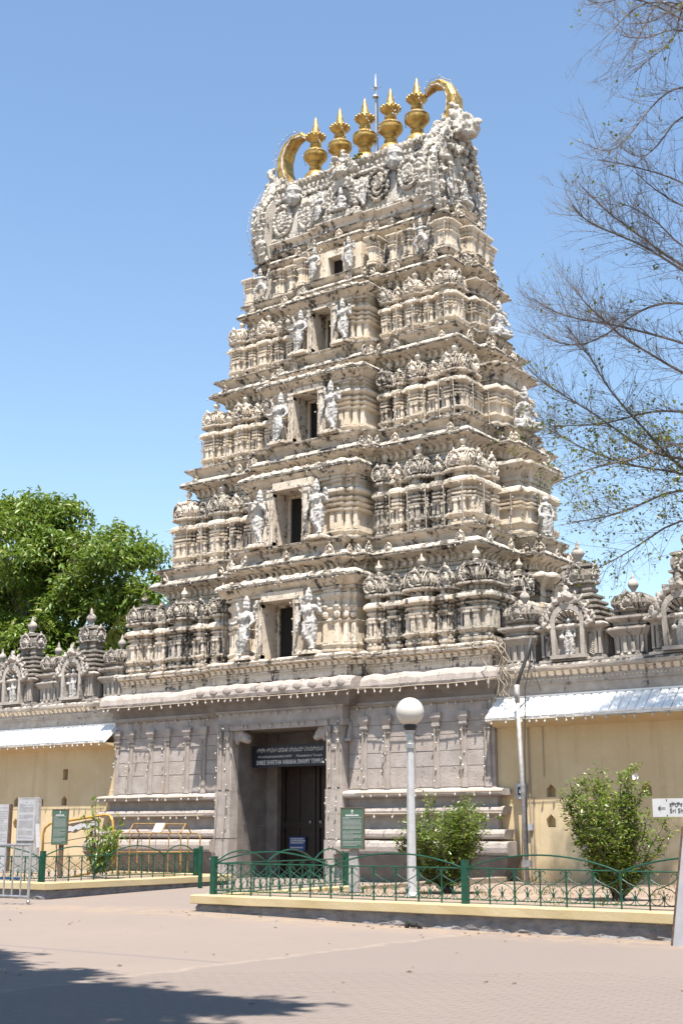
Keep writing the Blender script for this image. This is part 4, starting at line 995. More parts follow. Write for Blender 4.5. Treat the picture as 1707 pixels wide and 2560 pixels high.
# name board above the door
SG = thing('name_board', 'dark blue name board with white lettering hung over the temple door', 'sign', loc=(0, -1.62, 3.75))
b = MB(); b.box(-1.62, 1.62, -.02, .02, -.31, .31); b.build('panel', 'signblue', SG)
b = MB()
for x0, x1, z0_, z1_ in ((-1.64, 1.64, .31, .33), (-1.64, 1.64, -.33, -.31), (-1.64, -1.62, -.31, .31), (1.62, 1.64, -.31, .31)): b.box(x0, x1, -.03, .025, z0_, z1_)
b.build('frame', 'black', SG)
def fit(o, x0, x1):
    xs_ = [v_.co.x for v_ in o.data.vertices]
    if not xs_: return
    k = (x1 - x0) / (max(xs_) - min(xs_)); o.scale = (k, 1, 1); o.location.x = x0 - min(xs_) * k
fit(text('lettering', '\u0cb6\u0ccd\u0cb0\u0cc0 \u0cb6\u0ccd\u0cb5\u0cc7\u0ca4 \u0cb5\u0cb0\u0cbe\u0cb9 \u0cb8\u0ccd\u0cb5\u0cbe\u0cae\u0cbf \u0ca6\u0cc7\u0cb5\u0cb8\u0ccd\u0ca5\u0cbe\u0ca8', .17, 'white', SG, (0, -.024, .17), FRONT), -1.45, 1.08)
fit(text('lettering', '\u0cb6\u0ccd\u0cb0\u0cc0 \u0c85\u0cae\u0ccd\u0cae\u0ca8\u0cb5\u0cb0 (\u0cae\u0cb9\u0cbe\u0cb2\u0c95\u0ccd\u0cb7\u0ccd\u0cae\u0cbf) \u0cb8\u0ca8\u0ccd\u0ca8\u0cbf\u0ca7\u0cbf', .09, 'white', SG, (0, -.024, -.02), FRONT), -1.42, -.1)
fit(text('lettering', 'Mahalakshmi Temple', .10, 'white', SG, (0, -.024, -.02), FRONT), .08, 1.05)
for dx in (0, .008): fit(text('lettering', 'SHREE SHVETHA VARAHA SWAMY TEMPLE', .19, 'white', SG, (0, -.024 - dx * .1, -.195), FRONT), -1.47 + dx, 1.08 + dx)

# ------------------------------------------------------------------ compound walls with parapet shrines
def niche_cutter(x, z, w, h, gable=True):
    b = MB(); pr = [(-w / 2, 0), (w / 2, 0), (w / 2, h * .62), (0, h), (-w / 2, h * .62)] if gable else [(-w / 2, 0), (w / 2, 0), (w / 2, h), (-w / 2, h)]
    b.rings([[(x + u, -2.2, z + v_) for u, v_ in pr], [(x + u, -1.72, z + v_) for u, v_ in pr]]); return b
def wall_with_niches(x0, x1, cuts):
    me = MB().box(x0, x1, -1.95, -.7, -.1, 5.3).mesh('wall_raw', 'wall'); o = bpy.data.objects.new('wall_raw', me); COL.objects.link(o)
    cb = MB()
    for c_ in cuts:
        k = niche_cutter(*c_); cb.add(k.v, k.f)
    cme = cb.mesh('cut', 'wall'); co = bpy.data.objects.new('cut', cme); COL.objects.link(co)
    md = o.modifiers.new('b', 'BOOLEAN'); md.operation = 'DIFFERENCE'; md.object = co; md.solver = 'EXACT'
    dg = bpy.context.evaluated_depsgraph_get(); dg.update()
    out = bpy.data.meshes.new_from_object(o.evaluated_get(dg))
    bpy.data.objects.remove(o, do_unlink=True); bpy.data.objects.remove(co, do_unlink=True)
    return out
b = MB(); b.rings([[(x, -.62, z) for x, z in ((-.11, .0), (.11, .0), (.11, .02), (.06, .05), (-.06, .05), (-.11, .02))], [(x, .02, z) for x, z in ((-.11, .54), (.11, .54), (.11, .56), (.06, .59), (-.06, .59), (-.11, .56))]])
TILE = b.mesh('roof_tile', 'whitetile')
# parapet shrine pieces -------------------------------------------------
def pplan(W, D): h = W / 2; return [(-h, -D / 2 + .06), (-h * .6, -D / 2 + .06), (-h * .6, -D / 2), (h * .6, -D / 2), (h * .6, -D / 2 + .06), (h, -D / 2 + .06), (h, D / 2), (-h, D / 2)]
def big_shrine_meshes():
    W, D = 1.72, 1.3; P = pplan(W, D)
    b = MB(); b.loft(P, [(.08, 0), (.08, .06), (.0, .09), (0, .14), (-.04, .16), (-.04, .72), (.02, .74), (.02, .82), (.16, .88), (.17, .92), (.12, .98), (0, 1.02)])
    for sx in (-1, 1):
        for x in (.82, .70): b.box(sx * x - .035, sx * x + .035, -D / 2 - .0, -D / 2 + .12, .16, .74)
        for yy in (-.25, 0, .25): b.box(sx * (W / 2 - .03) - .05, sx * (W / 2 - .03) + .05, yy - .06, yy + .06, .16, .74)
    body = b.mesh('shrine_body', 'parapet')
    t = MB(); z = 1.0; w_ = .02
    t.loft(P, [(0, 1.0)] + [q for i in range(5) for q in ((-.04 - .085 * i, 1.02 + .17 * i), (.05 - .09 * i, 1.07 + .17 * i), (.05 - .09 * i, 1.12 + .17 * i), (-.05 - .09 * i, 1.16 + .17 * i))] + [(-.46, 1.88), (-.41, 1.94), (-.41, 2.0), (-.46, 2.02), (-.46, 2.1), (-.37, 2.14), (-.37, 2.2), (-.45, 2.22), (-.42, 2.35), (-.43, 2.5), (-.49, 2.58), (-.42, 2.6), (-.42, 2.66), (-.58, 2.72)])
    for sx in (-1, 1):
        for i in range(7): t.box(-.32 + .09 * i, -.28 + .09 * i, sx * .22 - .03, sx * .22 + .03, 2.22, 2.52)
    for i in range(5):
        for sx in (-1, 1):
            for k in range(6):
                yy = -.35 + .14 * k; t.box(sx * (W / 2 + .02 - .09 * i) - .05, sx * (W / 2 + .02 - .09 * i) + .05, yy - .03, yy + .03, 1.07 + .17 * i, 1.13 + .17 * i)
    tower = t.mesh('shrine_tower', 'parapet_dk')
    a = MB()          # arched niche on the front: outer arch, side posts, recess
    nW, nZ = .36, .16
    arc = [(-nW, nZ)] + [(nW * math.cos(R(180 - 180 * i / 10)), 1.02 + .34 * math.sin(R(180 * i / 10))) for i in range(11)] + [(nW, nZ)]
    oarc = [(-nW - .10, nZ)] + [((nW + .14) * math.cos(R(180 - 180 * i / 10)), 1.02 + .5 * math.sin(R(180 * i / 10))) for i in range(11)] + [(nW + .10, nZ)]
    y0, y1 = -D / 2 - .18, -D / 2 + .02
    n = len(arc); vs = [(x, y0, z) for x, z in arc] + [(x, y0, z) for x, z in oarc] + [(x, y1, z) for x, z in arc] + [(x, y1, z) for x, z in oarc]; fs = []
    for i in range(n - 1): fs += [(i, i + n, i + n + 1, i + 1), (i, i + 1, i + 1 + 2 * n, i + 2 * n), (i + n, i + 3 * n, i + 1 + 3 * n, i + 1 + n)]
    a.add(vs, fs); a.rings([[(x, y1 - .01, z) for x, z in arc], [(x, y1 + .06, z) for x, z in arc]])
    a.box(-nW - .14, nW + .14, y0 - .05, y1, .06, .16)
    for i in range(7):      # scalloped vault inside the arch
        t_ = R(180 * (i + .5) / 7); a.tube([(nW * .97 * math.cos(t_), y0 + .02, 1.02 + .33 * math.sin(t_)), (nW * .55 * math.cos(t_), y1 - .03, .98 + .22 * math.sin(t_))], [.07, .04], 5)
    niche = a.mesh('niche_arch', 'parapet')
    q = random.Random(3); c_ = MB()
    for i in range(23):
        t_ = R(-12 + 204 * i / 22); rr = .56 + .05 * (i % 2)
        c_.ell((rr * math.cos(t_), y0 + .02, 1.04 + (rr + .06) * math.sin(t_)), (.075, .09, .10), 5, 4, Matrix.Rotation(q.uniform(-.6, .6), 3, 'Y'))
        if i % 2: c_.ell(((rr + .11) * math.cos(t_), y0 + .06, 1.04 + (rr + .18) * math.sin(t_)), (.05, .06, .08), 5, 4)
    for sx in (-1, 1): c_.ell((sx * .66, y0 + .02, .98), (.13, .1, .11), 6, 4); c_.ell((sx * .74, y0 + .02, 1.1), (.09, .09, .12), 6, 4)
    c_.ell((0, y0 - .02, 1.72), (.13, .12, .14), 6, 5); c_.ell((0, y0, 1.9), (.08, .08, .12), 6, 4); stucco(c_, (0, y0, 1.68), 9, (.22, .05, .12), .07, 4)
    fol = fuse(c_, .024, 'arch_foliage', 'parapet', 0, .035, 14)
    for m_ in (niche, fol): m_.polygons.foreach_set('use_smooth', [m_ is fol] * len(m_.polygons))
    lat = MB()
    for sx in (-1, 1):
        for i in range(9):
            for s_ in (-1, 1):
                u = i / 8; x0 = sx * .60
                lat.tube([(x0 - .07, -D / 2 - .02, .2 + .46 * u), (x0 + .07, -D / 2 - .02, .2 + .46 * u + .14 * s_ * .5)], .010, 4)
    return body, tower, niche, fol, lat.mesh('lattice', 'roofstucco')
BIG = big_shrine_meshes()
def small_shrine_meshes():
    W, D = .98, .9; P = pplan(W, D); b = MB()
    b.loft(P, [(.06, 0), (.06, .06), (-.02, .1), (-.05, .14), (-.03, .55), (.02, .6), (.10, .70), (.13, .74), (.13, .78), (.03, .83), (-.03, .86), (-.03, .92), (.10, 1.0), (.12, 1.03), (.12, 1.08), (0, 1.12)])
    for i in range(4): x = -.33 + .22 * i; b.box(x - .045, x + .045, -D / 2 - .02 + (.06 if i in (0, 3) else 0), -D / 2 + .1, .14, .6)
    t = MB(); t.loft(P, [(-.08, 1.1), (-.08, 1.18), (.0, 1.22), (.02, 1.27), (-.06, 1.29), (-.06, 1.32), (.0, 1.42), (.0, 1.52), (-.06, 1.62), (-.16, 1.70), (-.26, 1.74)])
    for i in range(7):
        x = -.36 + .12 * i; t.tube([(x, -D / 2 + .05, 1.30), (x, -D / 2 - .02, 1.42), (x, -D / 2 - .01, 1.52), (x, -D / 2 + .08, 1.64)], .035, 5)
        t.tube([(W / 2 - .05, x, 1.30), (W / 2 + .02, x, 1.42), (W / 2 + .01, x, 1.52), (W / 2 - .08, x, 1.64)], .035, 5)
    return b.mesh('shrine_body', 'parapet'), t.mesh('shrine_dome', 'parapet_dk')
SMALL = small_shrine_meshes()
PZ, PY = 5.86, -1.27
def compound_wall(sx, label, cuts, xin, xout, seq):
    root = thing('compound_wall', label, 'wall')
    x0, x1 = (xin, xout) if sx > 0 else (-xout, -xin)
    link('painted_wall', wall_with_niches(x0, x1, cuts), root)
    b = MB(); b.box(x0, x1, -2.05, -.65, 5.3, 5.5); b.box(x0, x1, -2.0, -.7, 5.02, 5.299)
    b.rings([[(x, y, z) for y, z in ((-1.95, 5.5), (-2.06, 5.52), (-2.10, 5.6), (-2.22, 5.64), (-2.26, 5.67), (-2.26, 5.74), (-2.2, 5.8), (-1.9, 5.86), (-.6, 5.86), (-.6, 5.5))] for x in (x0, x1)])
    CN = b.build('wall_cornice', 'parapet', root)
    b = MB(); n = int((x1 - x0) / .23)
    for i in range(n):
        x = x0 + .1 + .23 * i
        b.add([(x, -2.2, 5.62), (x + .15, -2.2, 5.62), (x + .11, -2.06, 5.5), (x - .04, -2.06, 5.5), (x, -2.0, 5.62), (x + .15, -2.0, 5.62), (x + .11, -2.0, 5.5), (x - .04, -2.0, 5.5)], [(3, 2, 1, 0), (0, 1, 5, 4), (2, 3, 7, 6), (1, 2, 6, 5), (3, 0, 4, 7)])
    for i in range(int((x1 - x0) / .11)): x = x0 + .05 + .11 * i; b.box(x, x + .04, -2.075, -2.04, 5.40, 5.43)
    b.build('cornice_brackets', 'plaster', CN, kind='stuff')
    # tiled lean-to awning
    AW = MB(); AW.rings([[(x, y, z) for y, z in ((-2.60, 4.36), (-2.60, 4.43), (-1.94, 4.97), (-1.94, 4.90))] for x in (x0 + .02, x1)])
    aw = AW.build('awning', 'whitetile', root)
    b = MB(); b.rings([[(x, y, z) for y, z in ((-2.56, 4.33), (-2.56, 4.36), (-1.94, 4.36), (-1.94, 4.20))] for x in (x0 + .03, x1)]); b.build('awning_soffit', 'wall', aw)
    b = MB(); b.box(x0 + .02, x1, -2.03, -1.94, 4.985, 5.03); b.build('flashing', 'whitetile', aw)
    n = int((x1 - x0) / .235)
    for i in range(n): link('roof_tile', TILE, aw, (x0 + .14 + .235 * i, -2.0 + rnd.uniform(-.01, .01), 4.435 + rnd.uniform(-.006, .006)), 0)
    # parapet shrines
    for kind, x in seq:
        X = sx * x
        if kind == 'B':
            for me in BIG[:2]: link(me.name.split('.')[0], me, root, (X, PY, PZ))
            for me in BIG[2:]: link(me.name.split('.')[0], me, root, (X - sx * .0, PY, PZ))
            link('finial', FINIAL['parapet'], root, (X, PY, PZ + 2.68), 0, scale=(1.25, 1.25, 1.35))
            link('niche_statue', FIG['robed'], root, (X, PY - .70, PZ + .15), rnd.uniform(-.1, .1), scale=1.12)
            for r_ in (0, math.pi / 2): link('gable_plaque', PLQ[4], root, (X + (.48 if r_ else 0), PY - (0 if r_ else .28), PZ + 2.36), r_, scale=.78)
        else:
            for me in SMALL: link(me.name.split('.')[0], me, root, (X, PY, PZ))
            link('finial', FINIAL['parapet'], root, (X, PY, PZ + 1.70), 0, scale=(1.0, 1.0, 1.15))
            link('gable_plaque', PLQ[4], root, (X, PY - .5, PZ + 1.46), 0, scale=.66)
    return root
cr = [(8.68, 2.39, .26, .33), (9.94, 2.38, .26, .33), (11.31, 2.38, .26, .33), (8.65, 1.63, .26, .33), (12.6, 2.38, .26, .33)]
cl = [(-9.65, 3.22, .24, .36, False), (-12.07, 2.36, .26, .33), (-10.82, 2.36, .26, .33), (-9.65, 2.37, .26, .33), (-12.06, 1.63, .26, .33), (-13.3, 2.36, .26, .33)]
seqR = [('S', 7.75), ('B', 9.40), ('S', 10.95), ('B', 12.5), ('S', 14.0), ('B', 15.5), ('S', 17.0), ('B', 18.5)]
compound_wall(1, 'yellow painted compound wall with white tiled awning to the right of the tower', cr, 7.13, 22, seqR)
compound_wall(-1, 'yellow painted compound wall with white tiled awning to the left of the tower', cl, 7.13, 22, [(a, b_ + (.12 if a == 'S' else 0.05)) for a, b_ in seqR])

# ------------------------------------------------------------------ bulb strings
BV = MB().ell((0, 0, 0), (.026, .026, .033), 6, 4)
def bulb_string(label, pts, group, spacing=.36, sag=.0, cable='cable', drop=.03, r=.007, jitter=.075, hang=0):
    root = thing('bulb_string', label, 'string lights', group)
    P = [Vector(p) for p in pts]; path = []; bul = MB(); hold = MB(); carry = spacing * .5
    for a, b_ in zip(P[:-1], P[1:]):
        L = (b_ - a).length; n = max(1, int(L / .7))
        for i in range(n):
            u = i / n; q = a.lerp(b_, u); q.z -= sag * 4 * u * (1 - u); path.append(q + Vector((rnd.uniform(-.008, .008), rnd.uniform(-.008, .008), rnd.uniform(-.012, .012))))
        t_ = carry
        while t_ < L:
            u = t_ / L; q = a.lerp(b_, u); q.z -= sag * 4 * u * (1 - u)
            if hang:
                q0 = q.copy(); q += Vector((rnd.uniform(-.04, .04), rnd.uniform(-.03, .01), -hang * rnd.uniform(.8, 1.2))); hold.tube([q0, q0.lerp(q, .75)], .022, 5)
            else: q += Vector((rnd.uniform(-jitter, jitter), rnd.uniform(-jitter, jitter) - .03, rnd.uniform(-jitter, jitter) - drop))
            sb_ = 1.2 if hang else 1.0
            k = len(bul.v); bul.v += [(v_[0] * sb_ + q.x, v_[1] * sb_ + q.y, v_[2] * sb_ + q.z) for v_ in BV.v]; bul.f += [tuple(i + k for i in f_) for f_ in BV.f]
            t_ += spacing * (rnd.uniform(.55, 1.5) if hang else rnd.choice((.35, .8, 1.1, 1.6, 2.2)) * 1.15)
        carry = t_ - L
    path.append(P[-1])
    MB().tube(path, r, 4).build('cable', cable, root)
    bul.build('bulbs', 'bulb', root, smooth=True, kind='stuff')
    if hang: hold.build('bulb_holders', 'cable', root, kind='stuff')
    return root
def vis(poly):   # front and flank part of a closed plan, starting behind the left flank
    ymax = max(p[1] for p in poly); n = len(poly)
    i0 = next(i for i in range(n) if poly[i][1] > ymax - 1e-6 and poly[(i + 1) % n][1] < ymax - 1e-6 and poly[i][0] < 0) if any(poly[i][1] > ymax - 1e-6 and poly[(i + 1) % n][1] < ymax - 1e-6 and poly[i][0] < 0 for i in range(n)) else 0
    q = [poly[(i0 + k) % n] for k in range(n)]
    return [p for p in q if p[1] < YC + 1.2]
for ti, (pl, z) in enumerate(EAVES[:5]):
    bulb_string('string of small bulbs along the eave of the tower\'s %s storey' % WORD[ti], [(x, y, z) for x, y in vis(pl)], 'bulb strings along the eaves', .27)
    bulb_string('lower string of small bulbs along the plinth edge above the %s storey eave' % WORD[ti], [(x, y, LV[ti][2] - .03) for x, y in vis(offset(pl, -.11))], 'bulb strings along the plinths', .45)
bulb_string('string of small bulbs along the cream cornice just above the granite base', [(x, y, EAVES[5][1]) for x, y in vis(EAVES[5][0])], 'bulb strings along the eaves', .3)
for ti, (pl, z) in enumerate(KAPS):
    bulb_string('short bulb string around the window bay cornice of the %s storey' % WORD[ti], [(x, y, z) for x, y in pl if y < LV[ti][4] + .4], 'bulb strings on the window bays', .25)
    z0, zl, zp, w, f, fb, sb = LV[ti]; H = HB[ti]
    for sx in (1, -1):
        bulb_string('bulb string along the shrine cornices of the %s storey, %s of its window' % (WORD[ti], 'right' if sx > 0 else 'left'),
                    [(sx * (fb[0][0] + .1), f + .25, z0 + H * .9), (sx * (w * .55 + fb[0][0] * .45), f + .20, z0 + H * .9), (sx * (w - .2), f + .20, z0 + H * .9)] + ([(w - .18, f + .9, z0 + H * .9), (w - .18, YC - sb[0][0], z0 + H * .9), (w + sb[1][1] - .15, YC - .8, z0 + H * .9), (w + sb[1][1] - .15, YC + .8, z0 + H * .9)] if sx > 0 else []), 'bulb strings along the shrines', .25)
        n = 5 - (ti > 2)
        for i in range(n):
            x = sx * (fb[0][0] + .15 + (w - fb[0][0] - .5) * (i + .6) / n)
            bulb_string('%s vertical bulb strand out from the window, %s half of the %s storey' % (WORD[i], 'right' if sx > 0 else 'left', WORD[ti]), [(x, f + .18, z0 + H * .88), (x + .02, f + .2, z0 + .05)], 'vertical strands on the %s storey' % WORD[ti], .22, r=.02)
        bulb_string('vertical bulb strand on the %s side of the %s storey window' % ('right' if sx > 0 else 'left', WORD[ti]), [(sx * ([.62, .58, .5, .4][ti] + .06), f - fb[1][1] - .12, z0 + (zl - z0) * .58), (sx * ([.62, .58, .5, .4][ti] + .06), f - fb[1][1] - .12, z0 + .05)], 'window strands of the %s storey' % WORD[ti], .2, r=.02)
    for i, yy in enumerate((f + .75, YC - sb[0][0] - .1, YC - .5)):
        xx = w + (-.2 if i < 2 else sb[1][1] - .2)
        bulb_string('%s vertical bulb strand on the right flank of the %s storey' % (WORD[i], WORD[ti]), [(xx, yy, z0 + H * .88), (xx, yy, z0 + .05)], 'flank strands of the %s storey' % WORD[ti], .22, r=.02)
for i, x in enumerate((-4.2, -3.1, -1.9, 1.75, 2.45, 3.2, 4.3)): bulb_string('%s vertical bulb strand from the left on the fifth storey' % (WORD + ['sixth', 'seventh'])[i], [(x, .55, 21.05), (x, .52, 20.15)], 'vertical strands on the fifth storey', .2, r=.018)
for i in range(5):
    x = -2.27 + 1.13 * i
    bulb_string('little bulb string around the golden pot finial, number %s from the left' % WORD[i], [(x + .46 * math.cos(a), YC - .05 + .46 * math.sin(a), 25.95 + .1 * k) for k, a in enumerate([R(180 + 40 * j) for j in range(5)])] + [(x + .2, YC - .3, 26.9), (x + .22, YC - .2, 27.3)], 'bulb strings on the finials', .16)
for sx in (1, -1):
    bulb_string('bulb string edging the golden horn at the %s end of the roof' % ('right' if sx > 0 else 'left'), [(sx * x, YC - wd_, z) for x, z, wd_ in ((3.9, 25.5, .38), (4.02, 26.0, .36), (4.0, 26.5, .33), (3.78, 27.0, .3), (3.36, 27.34, .25), (2.95, 27.38, .2), (2.6, 27.1, .12))], 'bulb strings on the horns', .15, r=.012)
    bulb_string('bulb string down the %s gable of the roof' % ('right' if sx > 0 else 'left'), [(sx * 4.05, YC - d, z) for d, z in ((.4, 25.3), (1.1, 24.7), (1.7, 23.6), (1.85, 22.9), (1.5, 21.9))], 'bulb strings on the gables', .2)
# granite base
gb = BF - .12
for nm, z, y, o in (('under the great cornice', 5.03, BF - .10, 0), ('along the granite ledge', 2.56, BF - .44, .4), ('along the upper moulding', 2.0, BF - .42, .4)):
    for sx in (1, -1):
        bulb_string('bulb string %s, %s of the door' % (nm, 'right' if sx > 0 else 'left'), [(sx * (PO + .15 + o), y, z), (sx * (BW + o), y, z)], 'bulb strings on the granite base', .45, .0, r=.016, hang=.09)
bulb_string('sagging bulb string along the pale stone cornice over the door', [(-7.5, BF - .47, 5.47), (-3.1, BF - .47, 5.47), (-3.05, BF - .9, 5.47), (2.9, BF - .9, 5.43), (3.1, BF - .5, 5.49), (5.0, BF - .5, 5.45), (7.5, BF - .48, 5.50)], 'bulb strings on the granite base', .33, .03, r=.014, hang=.09)
bulb_string('upper bulb string on the door lintel', [(-PO, PF_ - .10, 5.05), (PO, PF_ - .10, 5.05)], 'bulb strings on the granite base', .32, .02, hang=.08)
bulb_string('lower bulb string on the door lintel', [(-PO, PF_ - .09, 4.68), (PO, PF_ - .09, 4.68)], 'bulb strings on the granite base', .32, .02, hang=.08)
for sx, px in ((1, [2.92, 3.7, 4.55, 5.34, 6.21, 6.94]), (-1, [3.21, 3.9, 4.76, 5.48, 6.38, 7.0])):
    for i, x in enumerate(px): bulb_string('bulb strand on the %s granite wall pilaster out from the door, %s side' % ((WORD + ['sixth'])[i], 'right' if sx > 0 else 'left'), [(sx * x - .03, BF - .13, 4.3), (sx * x - .08, BF - .11, 2.7)], 'vertical strands on the granite base', .25, r=.02)
    for i, x in enumerate((PX + .1, PO - .08)): bulb_string('%s long bulb strand on the %s door jamb' % (('inner', 'outer')[i], 'right' if sx > 0 else 'left'), [(sx * x, PF_ - .13, 4.7), (sx * x, PF_ - .13, 2.6), (sx * (x + .06), PF_ - .2, .7)], 'door jamb strands', .24, r=.02)
for sx in (1, -1):
    bulb_string('bulb string along the white awning edge, %s of the tower' % ('right' if sx > 0 else 'left'), [(sx * 7.2, -2.63, 4.37), (sx * 21, -2.63, 4.37)], 'awning edge strings', .33, hang=.085)
    bulb_string('thin bulb string on the wall cornice, %s of the tower' % ('right' if sx > 0 else 'left'), [(sx * 7.3, -2.28, 5.72), (sx * 21, -2.28, 5.72)], 'wall cornice strings', .5)
# tangle of wire at the corner
cb = MB(); q = random.Random(5)
for k in range(9):
    p = Vector((7.5 + q.uniform(-.15, .15), -2.55, 6.5 + q.uniform(-.3, .2))); path = [p]
    for i in range(9): p = p + Vector((q.uniform(-.14, .16), q.uniform(-.05, .05), -.24 * q.uniform(.3, 1.1))); path.append(p)
    cb.tube(path, .012, 4)
tag(cb.build('wire_tangle', 'cable'), 'tangle of loose pale wires at the right corner of the granite cornice', 'wires')

# ------------------------------------------------------------------ garden fences
def arc_pts(p0, p1, h, n=14):
    return [tuple(Vector(p0).lerp(Vector(p1), i / n) + Vector((0, 0, h * math.sin(math.pi * i / n) ** .8))) for i in range(n + 1)]
def scroll_mesh(s):
    """iron scrollwork of one bay of width s between two balusters, origin at the left baluster foot, in the XZ plane"""
    b = MB(); r = .0075
    def S(pts): b.tube([(x, 0, z) for x, z in pts], r, 5)
    for m_ in (0, 1):
        g = (lambda x: s - x) if m_ else (lambda x: x)
        S([(g(.012 + .0), .50), (g(.03), .455), (g(.10), .41), (g(s * .5), .355), (g(s * .78), .31), (g(s * .93), .25), (g(s * .99), .19)])
        cx = .055; S([(g(cx - .045 * math.cos(a) if False else cx + .042 * math.cos(a)), .505 + .042 * math.sin(a)) for a in [math.pi + .3 - i * math.pi * 1.15 / 8 for i in range(9)]])
        c0 = s * .25; S([(g(c0 - c0 * .94 * math.cos(a)), .205 - .115 * math.sin(a) - .0) for a in [i * math.pi / 9 for i in range(10)]])
        S([(g(s * .5 - .012), .17), (g(s * .5 - .03), .235), (g(s * .5 - .065), .262)])
    S([(s * .5, .07), (s * .5, .28)]); b.ell((s * .5, 0, .20), (.018, .016, .035), 6, 4); b.ell((s * .5, 0, .275), (.012, .012, .03), 5, 4)
    b.v = [(x, y, z) for x, y, z in b.v]
    return b.mesh('scrollwork', 'green')
def fence(label, A, B, nb, posts, arcs_every, z=.385, group='green iron garden fences'):
    A = Vector((*A, z)); B = Vector((*B, z)); d = B - A; L = d.length; rz = math.atan2(d.y, d.x)
    root = thing('garden_fence', label, 'fence', group, tuple(A), rz)
    s = L / nb; sm = scroll_mesh(s)
    pm = MB().box(-.05, .05, -.05, .05, -.05, .69).box(-.052, .052, -.052, .052, .68, .70).mesh('post', 'green')
    bm_ = MB().box(-.011, .011, -.008, .008, .0, .565); bm_.ell((0, 0, .19), (.02, .016, .07), 6, 4); bm_ = bm_.mesh('baluster', 'green')
    bl = MB().box(-.012, .012, -.009, .009, -.04, .565).mesh('baluster', 'green')
    pset = set(posts)
    for i in range(nb + 1):
        if i in pset: link('post', pm, root, (s * i, 0, 0))
        else: link('baluster', bm_ if i % 2 else bl, root, (s * i, 0, 0))
        if i < nb: link('scrollwork', sm, root, (s * i, 0, 0))
    for zz, r in ((.572, .012), (.085, .009), (.035, .006)):
        b = MB(); b.tube([(0, 0, zz), (L, 0, zz)], r, 5); b.build('rail', 'green', root)
    for i in range(0, nb, arcs_every):
        j = min(nb, i + arcs_every)
        if j - i < 2: continue
        b = MB(); b.tube(arc_pts((s * i + .02, 0, .56), (s * j - .02, 0, .56), .23), .015, 6); b.build('arch_rail', 'green', root)
    return root
fence('long green iron scroll fence along the front kerb, lamp post behind it', (7.95, -14.2), (24.1, -14.2), 36, (0, 12, 24, 36), 6)
fence('green iron scroll fence along the path side of the right bed', (7.95, -14.2), (7.5, -9.4), 11, (11,), 4)
fence('green iron scroll fence of the left bed facing the path', (.62, -11.85), (.35, -6.3), 13, (0, 13), 5)
fence('green iron scroll fence at the far left behind the steel barrier', (-11, -11.95), (.62, -11.95), 24, (0,), 6)
b = MB(); b.box(-.045, .045, -.03, .03, 0, 1.08); b.box(-.03, .03, -.045, .045, .96, 1.02)
tag(b.build('lone_post', 'green', loc=(1.55, -7.45, .08)), 'single slim green iron post standing on the path edge', 'post')

# ------------------------------------------------------------------ lamp post
LP = thing('street_lamp', 'white lamp post with round opal globe behind the front fence', 'street lamp', loc=(10.72, -11.75, .36))
b = MB(); b.lathe([(.125, 0), (.11, .05), (.092, .06), (.083, 1.2), (.072, 2.72)], (0, 0, 0), 8); b.build('post', 'whitepost', LP)
b = MB(); b.lathe([(.10, 2.72), (.10, 2.80), (.075, 2.82), (.075, 3.0), (.09, 3.02), (.09, 3.06)], (0, 0, 0), 14); b.build('collar', 'steel', LP, smooth=False)
b = MB(); b.lathe([(.09, 3.06), (.13, 3.12), (.12, 3.17)], (0, 0, 0), 14); b.build('cap_ring', 'black', LP)
b = MB(); b.ell((0, 0, 3.42), (.272, .272, .272), 32, 20); b.build('globe', 'globe', LP, smooth=True)

# ------------------------------------------------------------------ utility pole, meter box and conduits on the right wall
UP = thing('utility_pole', 'leaning grey steel utility pole against the yellow wall right of the tower', 'pole', loc=(8.26, -2.72, .3))
b = MB(); b.tube([(.06, 0, -.1), (.0, -.0, 2.6), (-.06, 0, 4.55)], .058, 10); b.tube([(-.06, 0, 4.5), (-.065, 0, 4.95)], .07, 10); b.build('shaft', 'greymetal', UP, smooth=True)
b = MB(); b.tube([(-.065, 0, 4.9), (.02, .1, 5.3), (.18, .2, 5.75), (.27, .25, 6.2)], .05, 8); b.build('bent_arm', 'cable_dk', UP, smooth=True)
b = MB(); b.tube([(.27, .25, 6.2), (.2, .3, 5.6), (.1, .15, 4.9), (.09, .02, 3.2), (.1, .0, .6)], .018, 5); b.tube([(.3, .3, 6.1), (.32, .3, 5.2), (.42, .4, 4.8)], .012, 4); b.build('cable', 'cable_dk', UP)
b = MB(); b.box(-.02, .2, -.1, .02, .35, .52); b.build('junction_box', 'concrete', UP)
MT = thing('meter_box', 'small electric meter box on the yellow wall beside the utility pole', 'meter box', loc=(7.86, -1.96, 2.35))
b = MB(); b.box(-.14, .14, -.12, .0, 0, .40); b.build('case', 'panelgrey', MT)
b = MB(); b.box(-.07, .05, -.135, -.121, .1, .3); b.build('dial', 'black', MT); b = MB(); b.box(-.03, .03, -.15, -.136, .15, .24); b.build('display', 'white', MT)
CD = thing('wall_conduit', 'cream conduit pipes running down the yellow wall beside the meter', 'pipe', loc=(8.08, -1.965, 0))
for x, z0_, z1_ in ((0, .4, 4.2), (.10, .4, 2.4)): MB().tube([(x, -.02, z0_), (x, -.02, z1_)], .018, 6).build('pipe', 'cable', CD)
MB().box(-.06, .06, -.09, -.0, 1.55, 1.72).build('small_box', 'panelgrey', CD)
MB().box(.42, .435, -.008, -.0, 2.9, 4.2).build('crack_line', 'cable', CD)

